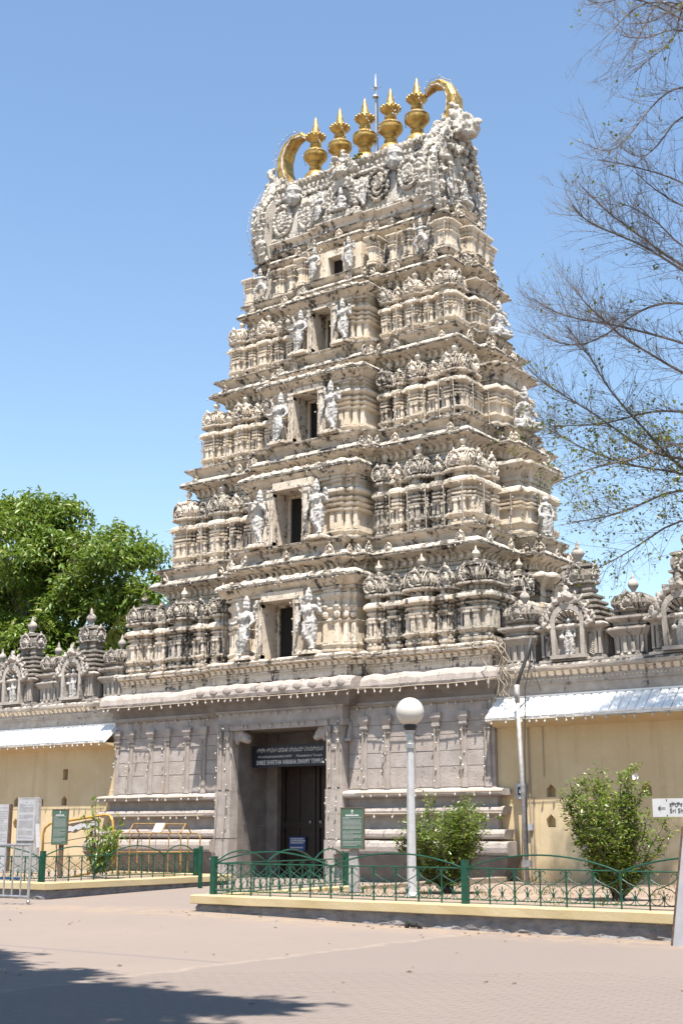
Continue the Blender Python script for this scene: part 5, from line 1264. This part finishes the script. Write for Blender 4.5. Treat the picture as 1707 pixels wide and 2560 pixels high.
# ------------------------------------------------------------------ notice boards and signs
def printed_lines(parent, x0, x1, z0, z1, y, n, mat, seed, h=.012):
    q = random.Random(seed); b = MB()
    for i in range(n):
        z = z1 - (z1 - z0) * i / (n - 1)
        if q.random() < .08: continue
        x = x0; e = x1 if q.random() < .8 else x0 + (x1 - x0) * q.uniform(.3, .8)
        while x < e - .02:
            d = min(q.uniform(.02, .07), e - x); b.box(x, x + d, y - .003, y, z - h / 2, z + h / 2); x += d + .01
    b.build('printed_text', mat, parent, kind='stuff')
def green_board(label, loc, rz, W, zb, zt, foot=True):
    g = thing('heritage_board', label, 'sign', 'green information boards', loc, rz)
    b = MB(); b.box(-W / 2, W / 2, -.015, .015, zb, zt); b.build('panel', 'signgreen', g)
    b = MB()
    for x0, x1, z0_, z1_ in ((-W / 2 - .015, W / 2 + .015, zt, zt + .02), (-W / 2 - .015, W / 2 + .015, zb - .02, zb), (-W / 2 - .015, -W / 2, zb, zt), (W / 2, W / 2 + .015, zb, zt)): b.box(x0, x1, -.022, .022, z0_, z1_)
    b.build('frame', 'rustdk', g)
    MB().lathe([(.02, 0), (.025, .002)], (0, 0, 0), 10)
    e = MB(); e.ell((0, -.018, zt - .055), (.022, .004, .028), 10, 6); e.box(-.025, .025, -.02, -.016, zt - .10, zt - .088); e.build('emblem', 'white', g)
    printed_lines(g, -W * .30, W * .30, zt - .145, zt - .13, -.0165, 2, 'white', 3, .016)
    printed_lines(g, -W * .42, W * .42, zb + .40 * (zt - zb), zt - .18, -.0165, 13, 'white', 5, .007); printed_lines(g, -W * .42, W * .42, zb + .06, zb + .36 * (zt - zb), -.0165, 10, 'white', 6, .007)
    return g
g = green_board('green heritage information board in front of the granite base right of the door', (8.95, -11.18, .36), R(4), .52, .84, 1.62)
b = MB(); b.rings([[(-.11, .02, 0), (.11, .02, 0), (.11, .1, 0), (-.11, .1, 0)], [(-.10, .02, .84), (.10, .02, .84), (.10, .08, .84), (-.10, .08, .84)]]); b.build('post', 'concrete', g)
g = green_board('green heritage information board behind the leaning yellow frame', (-2.33, -8.7, .34), R(3), .53, .86, 1.74)
b = MB(); b.box(-.035, .1, .02, .07, 0, .9); b.build('post', 'rustdk', g)
g = thing('notice_board', 'tall pale grey notice board on a stone slab by the left yellow wall', 'sign', loc=(-6.93, -5.8, .33))
b = MB(); b.box(-.48, .48, -.05, .05, 0, 2.2); b.build('slab', 'concrete', g); b = MB(); b.box(-.42, .34, -.075, -.05, .92, 2.12); b.build('panel', 'panelgrey', g)
printed_lines(g, -.36, .28, 1.58, 2.0, -.0755, 14, 'concrete', 8, .012); printed_lines(g, -.36, .28, 1.0, 1.5, -.0755, 16, 'concrete', 9, .012)
b = MB(); b.ell((-.04, -.077, 2.06), (.03, .004, .03), 8, 5); b.build('emblem', 'concrete', g)
g = thing('notice_board', 'grey inscription board with brown edge at the left picture edge', 'sign', loc=(-8.1, -5.8, .33))
b = MB(); b.box(-.5, .34, -.05, .02, .0, 2.0); b.build('slab', 'panelgrey', g); b = MB(); b.box(.30, .36, -.06, .05, 0, 2.0); b.build('edge_strip', 'rustdk', g)
printed_lines(g, -.45, .26, .9, 1.9, -.0505, 20, 'concrete', 12, .014)
g = thing('direction_sign', 'white direction sign with dark left arrow at the right picture edge', 'sign', loc=(16.78, -14.62, 0))
b = MB(); b.box(0, 1.6, -.015, .015, 1.74, 2.0); b.build('panel', 'white', g)
b = MB(); b.add([(.08, -.018, 1.865), (.13, -.018, 1.905), (.115, -.018, 1.872), (.20, -.018, 1.872), (.20, -.018, 1.858), (.115, -.018, 1.858), (.13, -.018, 1.825), (.08, -.022, 1.865), (.13, -.022, 1.905), (.115, -.022, 1.872), (.20, -.022, 1.872), (.20, -.022, 1.858), (.115, -.022, 1.858), (.13, -.022, 1.825)], [(7, 13, 12, 9, 8), (9, 12, 11, 10)]); b.build('arrow', 'ink', g)
text('lettering', '\u0cb6\u0ccd\u0cb0\u0cc0 \u0cb6\u0ccd\u0cb5\u0cc7\u0ca4 \u0cb5\u0cb0\u0cbe\u0cb9', .085, 'ink', g, (.26, -.018, 1.91), FRONT, 'LEFT'); text('lettering', 'Sri Shveta Varaha', .09, 'ink', g, (.26, -.018, 1.825), FRONT, 'LEFT')
b = MB()
for x in (.22, .8, 1.4):
    for z in (1.76, 1.98): b.ell((x, -.018, z), (.01, .006, .01), 6, 4)
b.build('rivets', 'black', g, kind='stuff'); b = MB(); b.tube([(.75, .03, -.1), (.75, .03, 1.9)], .03, 8); b.tube([(1.45, .03, -.1), (1.45, .03, 1.9)], .03, 8); b.build('posts', 'steel', g)
b = MB(); b.rings([[(0, -.012, 0), (1.3, -.012, 0), (1.55, -.012, 1.6), (.26, -.012, 1.6)], [(0, .012, 0), (1.3, .012, 0), (1.55, .012, 1.6), (.26, .012, 1.6)]]); b.v = [(x, y + z * .0, z) for x, y, z in b.v]
pl = thing('metal_plate', 'pale grey sheet metal board leaning at the right picture edge', 'board', loc=(17.15, -15.1, 0)); b.build('sheet', 'panelgrey', pl)
b = MB(); b.tube([(0, -.012, 0), (.26, -.012, 1.6)], .016, 6); b.build('edge_trim', 'rustdk', pl)

# ------------------------------------------------------------------ steel crowd barrier
g = thing('steel_barrier', 'stainless steel crowd barrier with vertical bars at the lower left', 'barrier', loc=(.3, -14.0, .06))
b = MB(); b.tube([(0, 0, 1.17), (2.38, 0, 1.19)], .028, 8); b.build('top_rail', 'steel', g); b = MB(); b.tube([(0, 0, .14), (2.36, 0, .14)], .026, 8); b.build('bottom_rail', 'steel', g)
for x in (0.02, 2.36): MB().tube([(x, 0, .04), (x, 0, 1.2)], .03, 8).build('leg', 'steel', g); MB().ell((x, 0, .04), .045, 8, 5).build('foot', 'steel', g, smooth=True)
bar = MB().tube([(0, 0, .15), (0, 0, 1.17)], .020, 6).mesh('bar', 'steel')
for i in range(1, 9): link('bar', bar, g, (2.36 * i / 9, 0, 0))
# tilted yellow tube frame with torn poster
g = thing('tilted_frame', 'yellow tube barrier frame tilted behind the left fence with a torn poster', 'barrier', loc=(-4.3, -7.5, 0))
b = MB(); b.tube([(.0, 0, .35), (-.04, 0, 1.45), (.04, 0, 1.62), (.25, 0, 1.74), (2.35, .03, 1.96), (2.55, .03, 1.94), (2.66, .03, 1.80), (2.80, .03, .85), (2.76, .03, .66), (2.6, .03, .54), (.7, 0, .24)], .034, 8); b.build('tube_frame', 'yellowpipe', g, smooth=True)
b = MB(); b.tube([(.44, 0, 1.72), (.66, 0, .34)], .02, 6); b.tube([(2.17, 0, 1.9), (2.2, 0, .45)], .02, 6); b.tube([(.0, 0, 1.2), (.5, 0, 1.22), (2.7, 0, 1.5)], .012, 5); b.build('inner_bars', 'rustdk', g)
q = random.Random(2); n = 16; up_ = []; lo = []; lw = []
for i in range(n + 1):
    u = i / n; x = .44 + 1.73 * u; zt = 1.66 + .20 * u; up_.append((x, -.03, zt)); lo.append((x, -.03, zt - .24 - q.uniform(-.03, .04))); lw.append((x, -.03, zt - q.uniform(.04, .10)))
b = MB(); b.rings([[up_[i], lo[i], (lo[i][0], -.02, lo[i][2]), (up_[i][0], -.02, up_[i][2])] for i in range(n + 1)]); b.build('poster_backing', 'rustdk', g)
b = MB(); b.rings([[(lw[i][0], -.034, lw[i][2]), (lo[i][0], -.034, max(lo[i][2] + .02, lw[i][2] - q.uniform(.06, .16))), (lo[i][0], -.031, max(lo[i][2] + .02, lw[i][2] - .1)), (lw[i][0], -.031, lw[i][2])] for i in range(n + 1)]); b.build('torn_paper', 'white', g)
b = MB(); b.box(-.10, .0, -.03, .03, 1.1, 1.75); o = b.build('white_sleeve', 'white', g); o.rotation_euler = (0, R(-8), 0)
# tree guard cage with tent top
g = thing('tree_guard', 'rusty yellow wire tree guard with a pitched top lying beside the granite base', 'cage', loc=(-3.6, -5.3, .32))
b = MB()
for y in (0, .8):
    b.tube([(.0, y, .0), (.0, y, 1.0), (.08, y, 1.15), (2.36, y, 1.15), (2.46, y, 1.05), (2.48, y, .03)], .022, 6); b.tube([(.48, y, .0), (.48, y, 1.0), (.55, y, 1.12)], .02, 6); b.tube([(2.0, y, .03), (2.0, y, 1.15)], .018, 6); b.tube([(.0, y, .62), (2.46, y, .64)], .014, 5)
b.tube([(.2, .4, 1.42), (2.26, .4, 1.40)], .022, 6)
for x, xe in ((.2, .4), (2.26, 2.45), (1.1, 1.35), (1.47, 1.72)): b.tube([(x, .4, 1.41), (xe, 0, 1.16)], .02, 6); b.tube([(x, .4, 1.41), (x - .15, .8, 1.16)], .02, 6)
b.build('tube_frame', 'rust', g)
b = MB()
for i in range(30): x = .03 + 2.4 * i / 29; b.tube([(x, 0, .02), (x, 0, .62)], .004, 4)
for i in range(9): z = .03 + .59 * i / 8; b.tube([(0, 0, z), (2.46, 0, z)], .004, 4)
for i in range(26): x = .3 + 2.0 * i / 25; b.tube([(x - .08, .4, 1.41), (x + .12, 0, 1.16)], .004, 4)
for i in range(6): u = i / 5; b.tube([(.2 + .2 * u, .4 - .4 * u, 1.41 - .25 * u), (2.26 + .19 * u, .4 - .4 * u, 1.41 - .25 * u)], .004, 4)
for x in (.95, 1.5): b.tube([(x, 0, .1), (x, 0, 1.15)], .01, 4)
b.build('wire_mesh', 'rustdk', g, kind='stuff')
b = MB(); b.rings([[(1.12, .39, 1.425), (1.46, .39, 1.425), (1.69, 0, 1.185), (1.34, 0, 1.185)], [(1.12, .39, 1.435), (1.46, .39, 1.435), (1.69, 0, 1.195), (1.34, 0, 1.195)]]); b.build('label_plate', 'white', g)
b = MB(); b.tube([(-6.5, -11.4, .44), (-3.2, -11.5, .43), (-.4, -11.6, .44)], .03, 6); tag(b.build('loose_pipe', 'bluepipe'), 'blue plastic pipe lying in the left bed behind the barrier', 'pipe')
b = MB(); q = random.Random(8)
for i in range(7): b.ell((12.65 + q.uniform(-.12, .12), -14.72, .06 + q.uniform(0, .05)), (.05, .04, .05), 5, 4)
b.tube([(12.5, -14.7, .03), (12.55, -14.72, .12), (12.75, -14.72, .11), (12.82, -14.7, .03)], .02, 5)
tag(b.build('cable_stub', 'black'), 'small black cable stub sticking out of the foot of the front kerb', 'cable')

# ------------------------------------------------------------------ plants
def leaf_cloud(name, mat, parent, centers, size, per, spread, seed, droop=.5, ratio=.36, kind=None):
    """leaf blades around many twig tips: numpy arrays, two bent quads per leaf"""
    g = np.random.default_rng(seed); C_ = np.asarray(centers, float); n = len(C_) * per
    c = np.repeat(C_, per, 0) + g.normal(0, 1, (n, 3)) * spread
    th = g.uniform(0, 2 * np.pi, n); el = g.normal(-droop, .45, n)
    d = np.stack([np.cos(th) * np.cos(el), np.sin(th) * np.cos(el), np.sin(el)], 1)
    L = size * g.uniform(.65, 1.3, n)[:, None]
    s = np.cross(d, np.array([0, 0, 1.0])) + g.normal(0, .35, (n, 3)); s /= np.linalg.norm(s, axis=1)[:, None] + 1e-9
    up = np.cross(s, d)
    w = L * ratio * .5
    a = c; m_ = c + d * L * .5 + up * L * .10; e = c + d * L - up * L * .06
    v = np.stack([a, m_ - s * w, e, m_ + s * w], 1).reshape(-1, 3)
    me = bpy.data.meshes.new(name); k = n
    me.vertices.add(4 * k); me.vertices.foreach_set('co', v.ravel())
    idx = np.arange(k)[:, None] * 4 + np.array([0, 1, 2, 0, 2, 3])[None]
    # fold along the midrib: two triangles
    me.loops.add(6 * k); me.loops.foreach_set('vertex_index', idx.ravel().astype(np.int32))
    me.polygons.add(2 * k); me.polygons.foreach_set('loop_start', np.arange(0, 6 * k, 3, dtype=np.int32)); me.polygons.foreach_set('loop_total', np.full(2 * k, 3, np.int32))
    me.materials.append(M[mat]); me.update(calc_edges=True)
    return link(name, me, parent, kind=kind)

def broad_tree(name, label, base, trunk_h, lobes, nleaf, leaf, seed, per=9, trunk_r=.6, clumps=16):
    root = thing(name, label, 'tree', loc=(0, 0, 0)); g = np.random.default_rng(seed); q = random.Random(seed)
    b = MB(); bx, by, bz = base
    top = (bx + .3, by, bz + trunk_h); b.tube([(bx, by, bz - .2), (bx + .1, by, bz + trunk_h * .5), top], [trunk_r * 1.25, trunk_r, trunk_r * .8], 10)
    for (cx, cy, cz, rx, ry, rz_) in lobes:
        mid = ((top[0] + cx) / 2 + q.uniform(-.6, .6), (top[1] + cy) / 2, (top[2] + cz) / 2 - .5)
        b.tube([top, mid, (cx, cy, cz)], [trunk_r * .5, trunk_r * .32, trunk_r * .12], 7)
        for k in range(5):
            a = q.uniform(0, 6.3); b.tube([mid, ((mid[0] + cx) / 2 + q.uniform(-1, 1), (mid[1] + cy) / 2, (mid[2] + cz) / 2), (cx + rx * .7 * math.cos(a), cy + ry * .7 * math.sin(a), cz + q.uniform(-.5, .6) * rz_)], [trunk_r * .16, trunk_r * .1, .03], 5)
    b.build('trunk', 'bark', root, smooth=True)
    cs = []
    vol = sum(l[3] * l[4] for l in lobes)
    for (cx, cy, cz, rx, ry, rz_) in lobes:
        n = int(nleaf * rx * ry / vol); k = clumps
        for s_ in range(k):      # each lobe is a heap of leaf clumps
            d = Vector(g.normal(0, 1, 3)).normalized(); rr = q.uniform(.55, 1.0)
            c0 = np.array([cx + d.x * rx * rr * .8, cy + d.y * ry * rr * .8, cz + d.z * rz_ * rr * .8]); sr = q.uniform(.26, .42) * (rx + ry + rz_) / 3
            u = g.normal(0, 1, (max(4, n // k), 3)); u /= np.linalg.norm(u, axis=1)[:, None]; u[:, 2] = np.abs(u[:, 2]) * 1.0 - .35 * g.random(len(u))
            cs.append(c0 + u * (sr * g.uniform(.7, 1.05, len(u)))[:, None] * np.array([1.1, 1.1, .85]))
    leaf_cloud('crown', 'leaf_tree', root, np.concatenate(cs), leaf, per, leaf * .55, seed, .55, .42)
    return root
broad_tree('broadleaf_tree', 'dense bright green tree rising behind the left compound wall', (-33, 18, 0), 8,
           [(-36, 17, 17.4, 4.4, 4.2, 4.4), (-33.0, 17, 17.3, 3.6, 3.6, 3.8), (-30.0, 16, 15.2, 3.4, 3.6, 3.6), (-27.2, 16, 15.4, 3.2, 3.4, 3.6), (-24.6, 17, 12.8, 2.8, 3.0, 3.0), (-40, 18, 14.2, 4.6, 4.2, 4.4), (-34, 16, 11.6, 4.4, 3.6, 3.4), (-29.5, 15.5, 10.6, 4.0, 3.2, 3.2), (-26, 15, 9.2, 3.2, 3.0, 2.8), (-37, 15, 8.6, 4, 3, 3), (-31.5, 15, 7.6, 3.6, 3, 2.6), (-27.8, 15.5, 6.6, 3, 2.6, 2.4)], 9500, .40, 4, 10)
# palm fronds peeping out beside the tower
pf = MB(); q = random.Random(4)
for k in range(5):
    a0 = Vector((-24.6 + .2 * k, 13.5, 10.6 + .1 * k)); tip = a0 + Vector((2.6 - .5 * k, -.3, 1.5 - .55 * k)); rib = [a0.lerp(tip, u / 8) + Vector((0, 0, .5 * math.sin(u / 8 * 3.1))) for u in range(9)]
    pf.tube(rib, .03, 4)
    for i in range(1, 9):
        for s_ in (-1, 1):
            for j in range(2):
                p = rib[i - 1].lerp(rib[i], .5 * j); e = p + Vector((.35, s_ * .5, -.38 + .1 * q.random())); pf.add([p, p + Vector((.05, 0, .04)), e], [(0, 1, 2)])
pt = thing('palm_tree', 'small palm whose fronds show between the left tree and the tower', 'palm', loc=(0, 0, 0)); pf.build('crown', 'leaf_bare', pt)
b = MB(); b.tube([(-25.2, 13.6, 0), (-24.9, 13.5, 6), (-24.6, 13.5, 10.6)], [.25, .2, .16], 8); b.build('trunk', 'bark', pt)
# shade tree just outside the frame on the left whose shadow falls on the square
broad_tree('shade_tree', 'big shade tree beside the square whose shadow covers the lower left paving', (10.5, -33.5, 0), 7,
           [(x + 13.5 * SUN.x / SUN.z, y + .9 + 13.5 * SUN.y / SUN.z, 13.5, r_, r_, r_ * .8) for x, y, r_ in ((10.6, -23.7, 1.7), (12.7, -24.4, 1.35), (14.2, -24.8, 1.05), (15.6, -24.7, .85), (16.5, -24.3, .5), (13.4, -26.3, 1.7), (9.0, -25.6, 2.2), (16.2, -26.4, 1.2), (11.4, -28.2, 2.4), (14.8, -28.6, 2.2), (7.0, -23.4, 1.8), (8.4, -29.5, 2.6), (12.2, -31.2, 2.8), (5.4, -26.8, 2.6), (16.6, -31, 2.2), (17.9, -28.4, 1.3))], 21000, .27, 9)

# nearly leafless tree at the right
LIMBS = [[(13.74,-4.51,9.66),(13.54,-4.79,9.74),(13.16,-5.17,9.72),(12.6,-5.73,9.9),(12.16,-6.22,10.09),(11.7,-6.75,10.4),(11.42,-7.13,10.65)],[(13.74,-4.51,9.66),(13.41,-4.83,10.21),(13.08,-5.15,10.79),(12.62,-5.59,11.43),(12.38,-5.83,11.96),(12.24,-6.0,12.48),(11.96,-6.25,12.92),(11.79,-6.38,13.26)],[(14.07,-4.96,11.92),(13.81,-5.49,12.16),(13.54,-6.02,12.36),(13.28,-6.53,12.52),(13.17,-6.94,12.71),(13.22,-7.19,12.72),(12.95,-7.73,12.97),(12.94,-8.08,13.21)],[(14.18,-5.11,12.67),(13.41,-5.62,12.95),(12.73,-6.07,13.19),(12.07,-6.45,13.31),(11.61,-6.72,13.52),(11.23,-6.98,13.89)],[(13.8,-4.59,10.06),(13.32,-5.03,10.04),(12.93,-5.49,10.33),(12.48,-6.08,10.89),(12.13,-6.49,11.12),(11.85,-6.87,11.4),(11.57,-7.21,11.56),(11.35,-7.57,11.93)],[(13.71,-4.47,9.44),(13.28,-5.06,9.09),(12.92,-5.6,8.74),(12.69,-6.08,8.55),(12.45,-6.59,8.36),(12.12,-7.17,8.23)],[(13.62,-4.35,8.82),(13.11,-4.77,8.29),(12.6,-5.21,7.82),(12.0,-5.74,7.42)],[(13.96,-4.81,11.15),(13.37,-4.99,11.18),(12.82,-5.13,11.15),(12.12,-5.31,10.92),(11.47,-5.57,11.05),(10.89,-5.73,11.04)],[(13.86,-4.67,10.43),(13.69,-5.24,10.26),(13.32,-5.86,9.75),(12.85,-6.68,9.64),(12.41,-7.39,9.26),(12.22,-7.96,8.98)],[(14.32,-5.3,13.63),(13.83,-5.74,13.56),(13.36,-6.09,13.25),(13.04,-6.33,12.91),(12.49,-6.68,12.42),(11.97,-7.17,12.45),(11.74,-7.51,12.67)],[(15.03,-6.28,18.6),(14.81,-6.63,18.29),(14.55,-6.97,17.91),(14.4,-7.23,17.5),(14.18,-7.51,17.01),(13.96,-7.8,16.54),(13.76,-8.15,16.3),(13.57,-8.59,16.42)],[(14.95,-6.17,18.03),(14.64,-6.36,17.49),(14.48,-6.5,17.14),(14.24,-6.69,16.79),(14.04,-6.92,16.64),(13.86,-7.22,16.8)],[(14.7,-5.83,16.29),(14.35,-6.15,16.51),(14.02,-6.41,16.59),(13.59,-6.77,16.76),(13.13,-7.13,16.84)],[(14.42,-5.45,14.37),(14.08,-5.91,14.68),(13.83,-6.31,14.96),(13.51,-6.76,15.24),(13.25,-7.15,15.51),(12.96,-7.63,15.97)],[(14.4,-5.42,14.23),(13.95,-6.15,14.74),(13.6,-6.69,14.84),(13.27,-7.24,14.99),(12.99,-7.71,15.04),(12.9,-8.11,15.34)],[(14.62,-5.72,15.75),(14.22,-5.9,16.1),(13.93,-6.0,16.4),(13.66,-6.09,16.78)],[(15.21,-6.53,19.82),(15.1,-6.93,19.64),(14.96,-7.33,19.38),(14.82,-7.73,19.07),(14.63,-8.18,18.87),(14.49,-8.64,18.79)],[(15.17,-6.8,20.64),(15.03,-6.91,19.96),(14.61,-7.35,19.73),(14.33,-7.74,19.63)],[(15.24,-6.75,20.64),(15.17,-6.66,19.76),(15.0,-6.8,19.41),(14.86,-6.97,19.19),(14.59,-7.21,18.91),(14.31,-7.43,18.56)],[(14.94,-6.96,20.64),(14.66,-7.22,20.1),(14.49,-7.37,19.49),(14.31,-7.56,18.96)],[(14.72,-7.13,20.64),(14.26,-7.5,20.07),(14.05,-7.75,19.68),(13.89,-7.97,19.34)],[(14.27,-7.46,20.64),(14.0,-7.77,20.34),(13.78,-8.09,20.16),(13.66,-8.39,20.16)],[(14.48,-5.53,14.78),(14.22,-5.67,15.16),(14.0,-5.8,15.57),(13.54,-6.07,15.9),(13.24,-6.19,16.1)],[(15.34,-6.71,20.74),(15.43,-7.06,20.0),(15.41,-7.56,19.51),(15.27,-8.23,19.28)]]
BT = thing('bare_tree', 'nearly leafless tree with thin drooping branches at the right edge', 'tree', loc=(0, 0, 0))
q = random.Random(12); tw = MB(); tips = []; lowtips = []
TR = Vector((16.2, -3.6, 0))
b = MB(); b.tube([TR + Vector((0, 0, .2)), TR + Vector((.22, -.1, 2.2)), TR + Vector((.05, -.2, 4.4)), TR + Vector((-.15, -.3, 6.5)), TR + Vector((.18, -.7, 9.0)), TR + Vector((.0, -1.0, 11.5)), TR + Vector((.15, -1.6, 14.5)), TR + Vector((-.1, -2.4, 18.5)), TR + Vector((.15, -2.8, 21.5))], [.42, .36, .32, .28, .24, .2, .16, .1, .04], 10)
def twig(p, d, L, r, depth):
    n = 5; pts = [p]; dd = d.normalized(); curl = Vector((q.uniform(-.3, .3), q.uniform(-.3, .3), q.uniform(-.12, .42)))
    for i in range(n):
        dd = (dd + curl * .22 + Vector((q.uniform(-.12, .12), q.uniform(-.12, .12), q.uniform(-.1, .1)))).normalized(); pts.append(pts[-1] + dd * L / n)
    tw.tube(pts, [r * (1 - .75 * i / n) for i in range(n + 1)], 3, cap=False)
    (lowtips if pts[-1].z < 11.5 else tips).append(pts[-1])
    if depth > 0:
        for k in range(q.randint(2, 4)):
            i = q.randint(1, n - 1); v = Vector((q.uniform(-1, 1), q.uniform(-1, 1), q.uniform(-.6, .9)))
            twig(pts[i], (dd * .9 + v * .9), L * q.uniform(.35, .6), r * .6, depth - 1)
far = []
for k, L_ in enumerate(LIMBS[:16]):      # the far side of the crown, turned about the trunk
    rm = Matrix.Rotation(R(180 + (k * 37) % 90 - 45), 3, 'Z'); far.append([rm @ (Vector(p_) - TR) + TR + Vector((0, 0, .4 * (k % 3))) for p_ in L_])
for li, L_ in enumerate(LIMBS + far):
    pts = [Vector(p) for p in L_]; z_att = max(5.5, min(20, pts[0].z - 1.6))
    u = z_att; att = TR + Vector((0, -.3 - .11 * max(0, z_att - 6.5) * 1.6, z_att))
    path = [att, att.lerp(pts[0], .55) + Vector((0, 0, .2))] + pts
    # smooth the limb
    sm = [path[0]]
    for a, b_ in zip(path[:-1], path[1:]): sm += [a.lerp(b_, .33), a.lerp(b_, .67)]
    sm.append(path[-1])
    for _ in range(2): sm = [sm[0]] + [(sm[i - 1] + sm[i] * 2 + sm[i + 1]) / 4 for i in range(1, len(sm) - 1)] + [sm[-1]]
    m_ = len(sm); r0 = .034 if pts[0].z < 14.4 else .024
    tw.tube(sm, [r0 * (1 - .86 * i / (m_ - 1)) + .006 for i in range(m_)], 5, cap=False)
    dens = 5.0 if pts[0].z < 15 else 2.2
    for i in range(4, m_ - 1):
        k = int((dens if li < len(LIMBS) else dens * .35) + q.random() * 1.2)
        for _ in range(k):
            d = (sm[min(i + 1, m_ - 1)] - sm[i - 1]).normalized(); v = Vector((q.uniform(-1, 1), q.uniform(-1, 1), q.uniform(-.7, 1.0)))
            twig(sm[i].lerp(sm[i - 1], q.random()), d * .8 + v * .75, q.uniform(.5, 1.5), .0075, 2)
b.build('trunk', 'bark', BT, smooth=True); tw.build('branches', 'twig', BT)
sel = [tuple(p) for p in lowtips if q.random() < (.36 if p.z < 10.8 else .12)] + [tuple(p) for p in tips if q.random() < .03]
leaf_cloud('crown', 'leaf_bare', BT, sel, .085, 2, .05, 8, .5, .8)

def bush(label, loc, H, W, nst, per, leaf, mat, seed, flowers=0, lean=0):
    root = thing('hibiscus_bush', label, 'bush', loc=loc); q = random.Random(seed); b = MB(); cs = []
    for i in range(nst):
        a = q.uniform(0, 6.3); rr = W / 2 * q.uniform(.15, 1) ** .7; h = H * q.uniform(.55, 1.0) * (1 - .25 * (rr / (W / 2)) ** 2)
        p = [Vector((q.uniform(-.1, .1), q.uniform(-.1, .1), 0))]
        for k in range(1, 7):
            u = k / 6; p.append(Vector((rr * math.cos(a) * u ** .8 + q.uniform(-.05, .05) + lean * u, rr * math.sin(a) * u ** .8 + q.uniform(-.05, .05), h * u)))
        b.tube(p, [.018 * (1 - .12 * k) for k in range(7)], 5)
        for k in range(2, 7):
            for _ in range(5):
                base_ = p[k - 1].lerp(p[k], q.random()); t_ = base_ + Vector((q.uniform(-1, 1), q.uniform(-1, 1), q.uniform(-.3, .8))) * .16 * (W / 1.8)
                b.tube([base_, t_], .004, 3, cap=False); cs.append(tuple(t_)); cs.append(tuple(base_.lerp(t_, .5)))
    b.build('stems', 'bark', root)
    leaf_cloud('leaves', mat, root, cs, leaf, per, leaf * .5, seed, .05, .55)
    for i in range(flowers):
        fb_ = MB(); c_ = Vector(cs[q.randrange(len(cs) // 2, len(cs))]) + Vector((0.06, -.12, .05))
        for k in range(5):
            t_ = k * 1.2566 + q.random(); d = Vector((math.cos(t_), -.5, math.sin(t_))).normalized(); s_ = Vector((-math.sin(t_), 0, math.cos(t_)))
            fb_.add([c_, c_ + d * .05 - s_ * .03, c_ + d * .075, c_ + d * .05 + s_ * .03], [(0, 1, 2, 3)])
        fb_.build('flower', 'petal', root)
    return root
bush('rounded dark green bush in front of the granite base behind the lamp post', (10.55, -10.2, .36), 2.05, 2.15, 44, 5, .085, 'leaf_bush', 3)
bush('taller light green hibiscus bush with white flowers by the right yellow wall', (14.42, -10.75, .36), 2.5, 1.95, 50, 5, .08, 'leaf_shrub', 6, 7)
root = thing('young_shrub', 'young leafy shrub with large drooping leaves between the frame and the tree guard', 'shrub', loc=(-1.55, -8.15, .36)); q = random.Random(9); b = MB(); cs = []
for i in range(19):
    a = q.uniform(0, 6.3); h = 2.1 if i == 0 else q.uniform(.7, 1.7); rr = .1 if i == 0 else q.uniform(.2, .85)
    p = [Vector((0, 0, 0)), Vector((rr * .4 * math.cos(a), rr * .4 * math.sin(a), h * .5)), Vector((rr * math.cos(a), rr * math.sin(a), h))]; b.tube(p, [.02, .014, .006], 5)
    for k in range(9): u = .3 + .7 * k / 8; cs.append(tuple(p[0].lerp(p[1], u * 2) if u < .5 else p[1].lerp(p[2], u * 2 - 1)))
b.build('stems', 'bark', root); leaf_cloud('leaves', 'leaf_shrub', root, cs, .20, 3, .06, 10, .6, .42)
# weeds and dry grass on the beds
g_ = np.random.default_rng(5); cs = []
for _ in range(900):
    x, y = g_.uniform(8, 22), g_.uniform(-14.0, -3)
    if mnoise.noise((x * .7, y * .7, 2)) > .05: cs.append((x, y, soil_z(x, y) - .03))
for _ in range(250):
    x, y = g_.uniform(-12, .6), g_.uniform(-12, -3)
    if (x < -3 or y < -6) and mnoise.noise((x * .7, y * .7, 2)) > .05: cs.append((x, y, soil_z(x, y) - .03))
gr = leaf_cloud('dry_grass', 'grass', None, cs, .10, 7, .06, 3, -1.0, .12, kind='stuff'); gr['label'] = 'patchy dry grass and weeds on the planted beds'; gr['category'] = 'grass'
# small litter on the square
lt = MB(); q = random.Random(77)
for i in range(130):
    y = q.uniform(-26, -14.6); x = q.uniform(3, 24) if i % 3 else q.uniform(7.5, 20); y = y if i % 3 else -14.62 - abs(q.gauss(0, .35)); r = q.uniform(.008, .028); z = gz(x, y) + .008; a = q.uniform(0, 6.3)
    lt.add([(x + r * 1.6 * math.cos(a), y + r * 1.6 * math.sin(a), z), (x - r * math.sin(a), y + r * math.cos(a), z + r * .6), (x - r * 1.6 * math.cos(a), y - r * 1.6 * math.sin(a), z + .003), (x + r * math.sin(a), y - r * math.cos(a), z + r * .5)], [(0, 1, 2, 3)])
o = lt.build('leaf_litter', 'debris'); o['kind'] = 'stuff'; o['label'] = 'scattered dry leaves and grit on the paving'; o['category'] = 'litter'
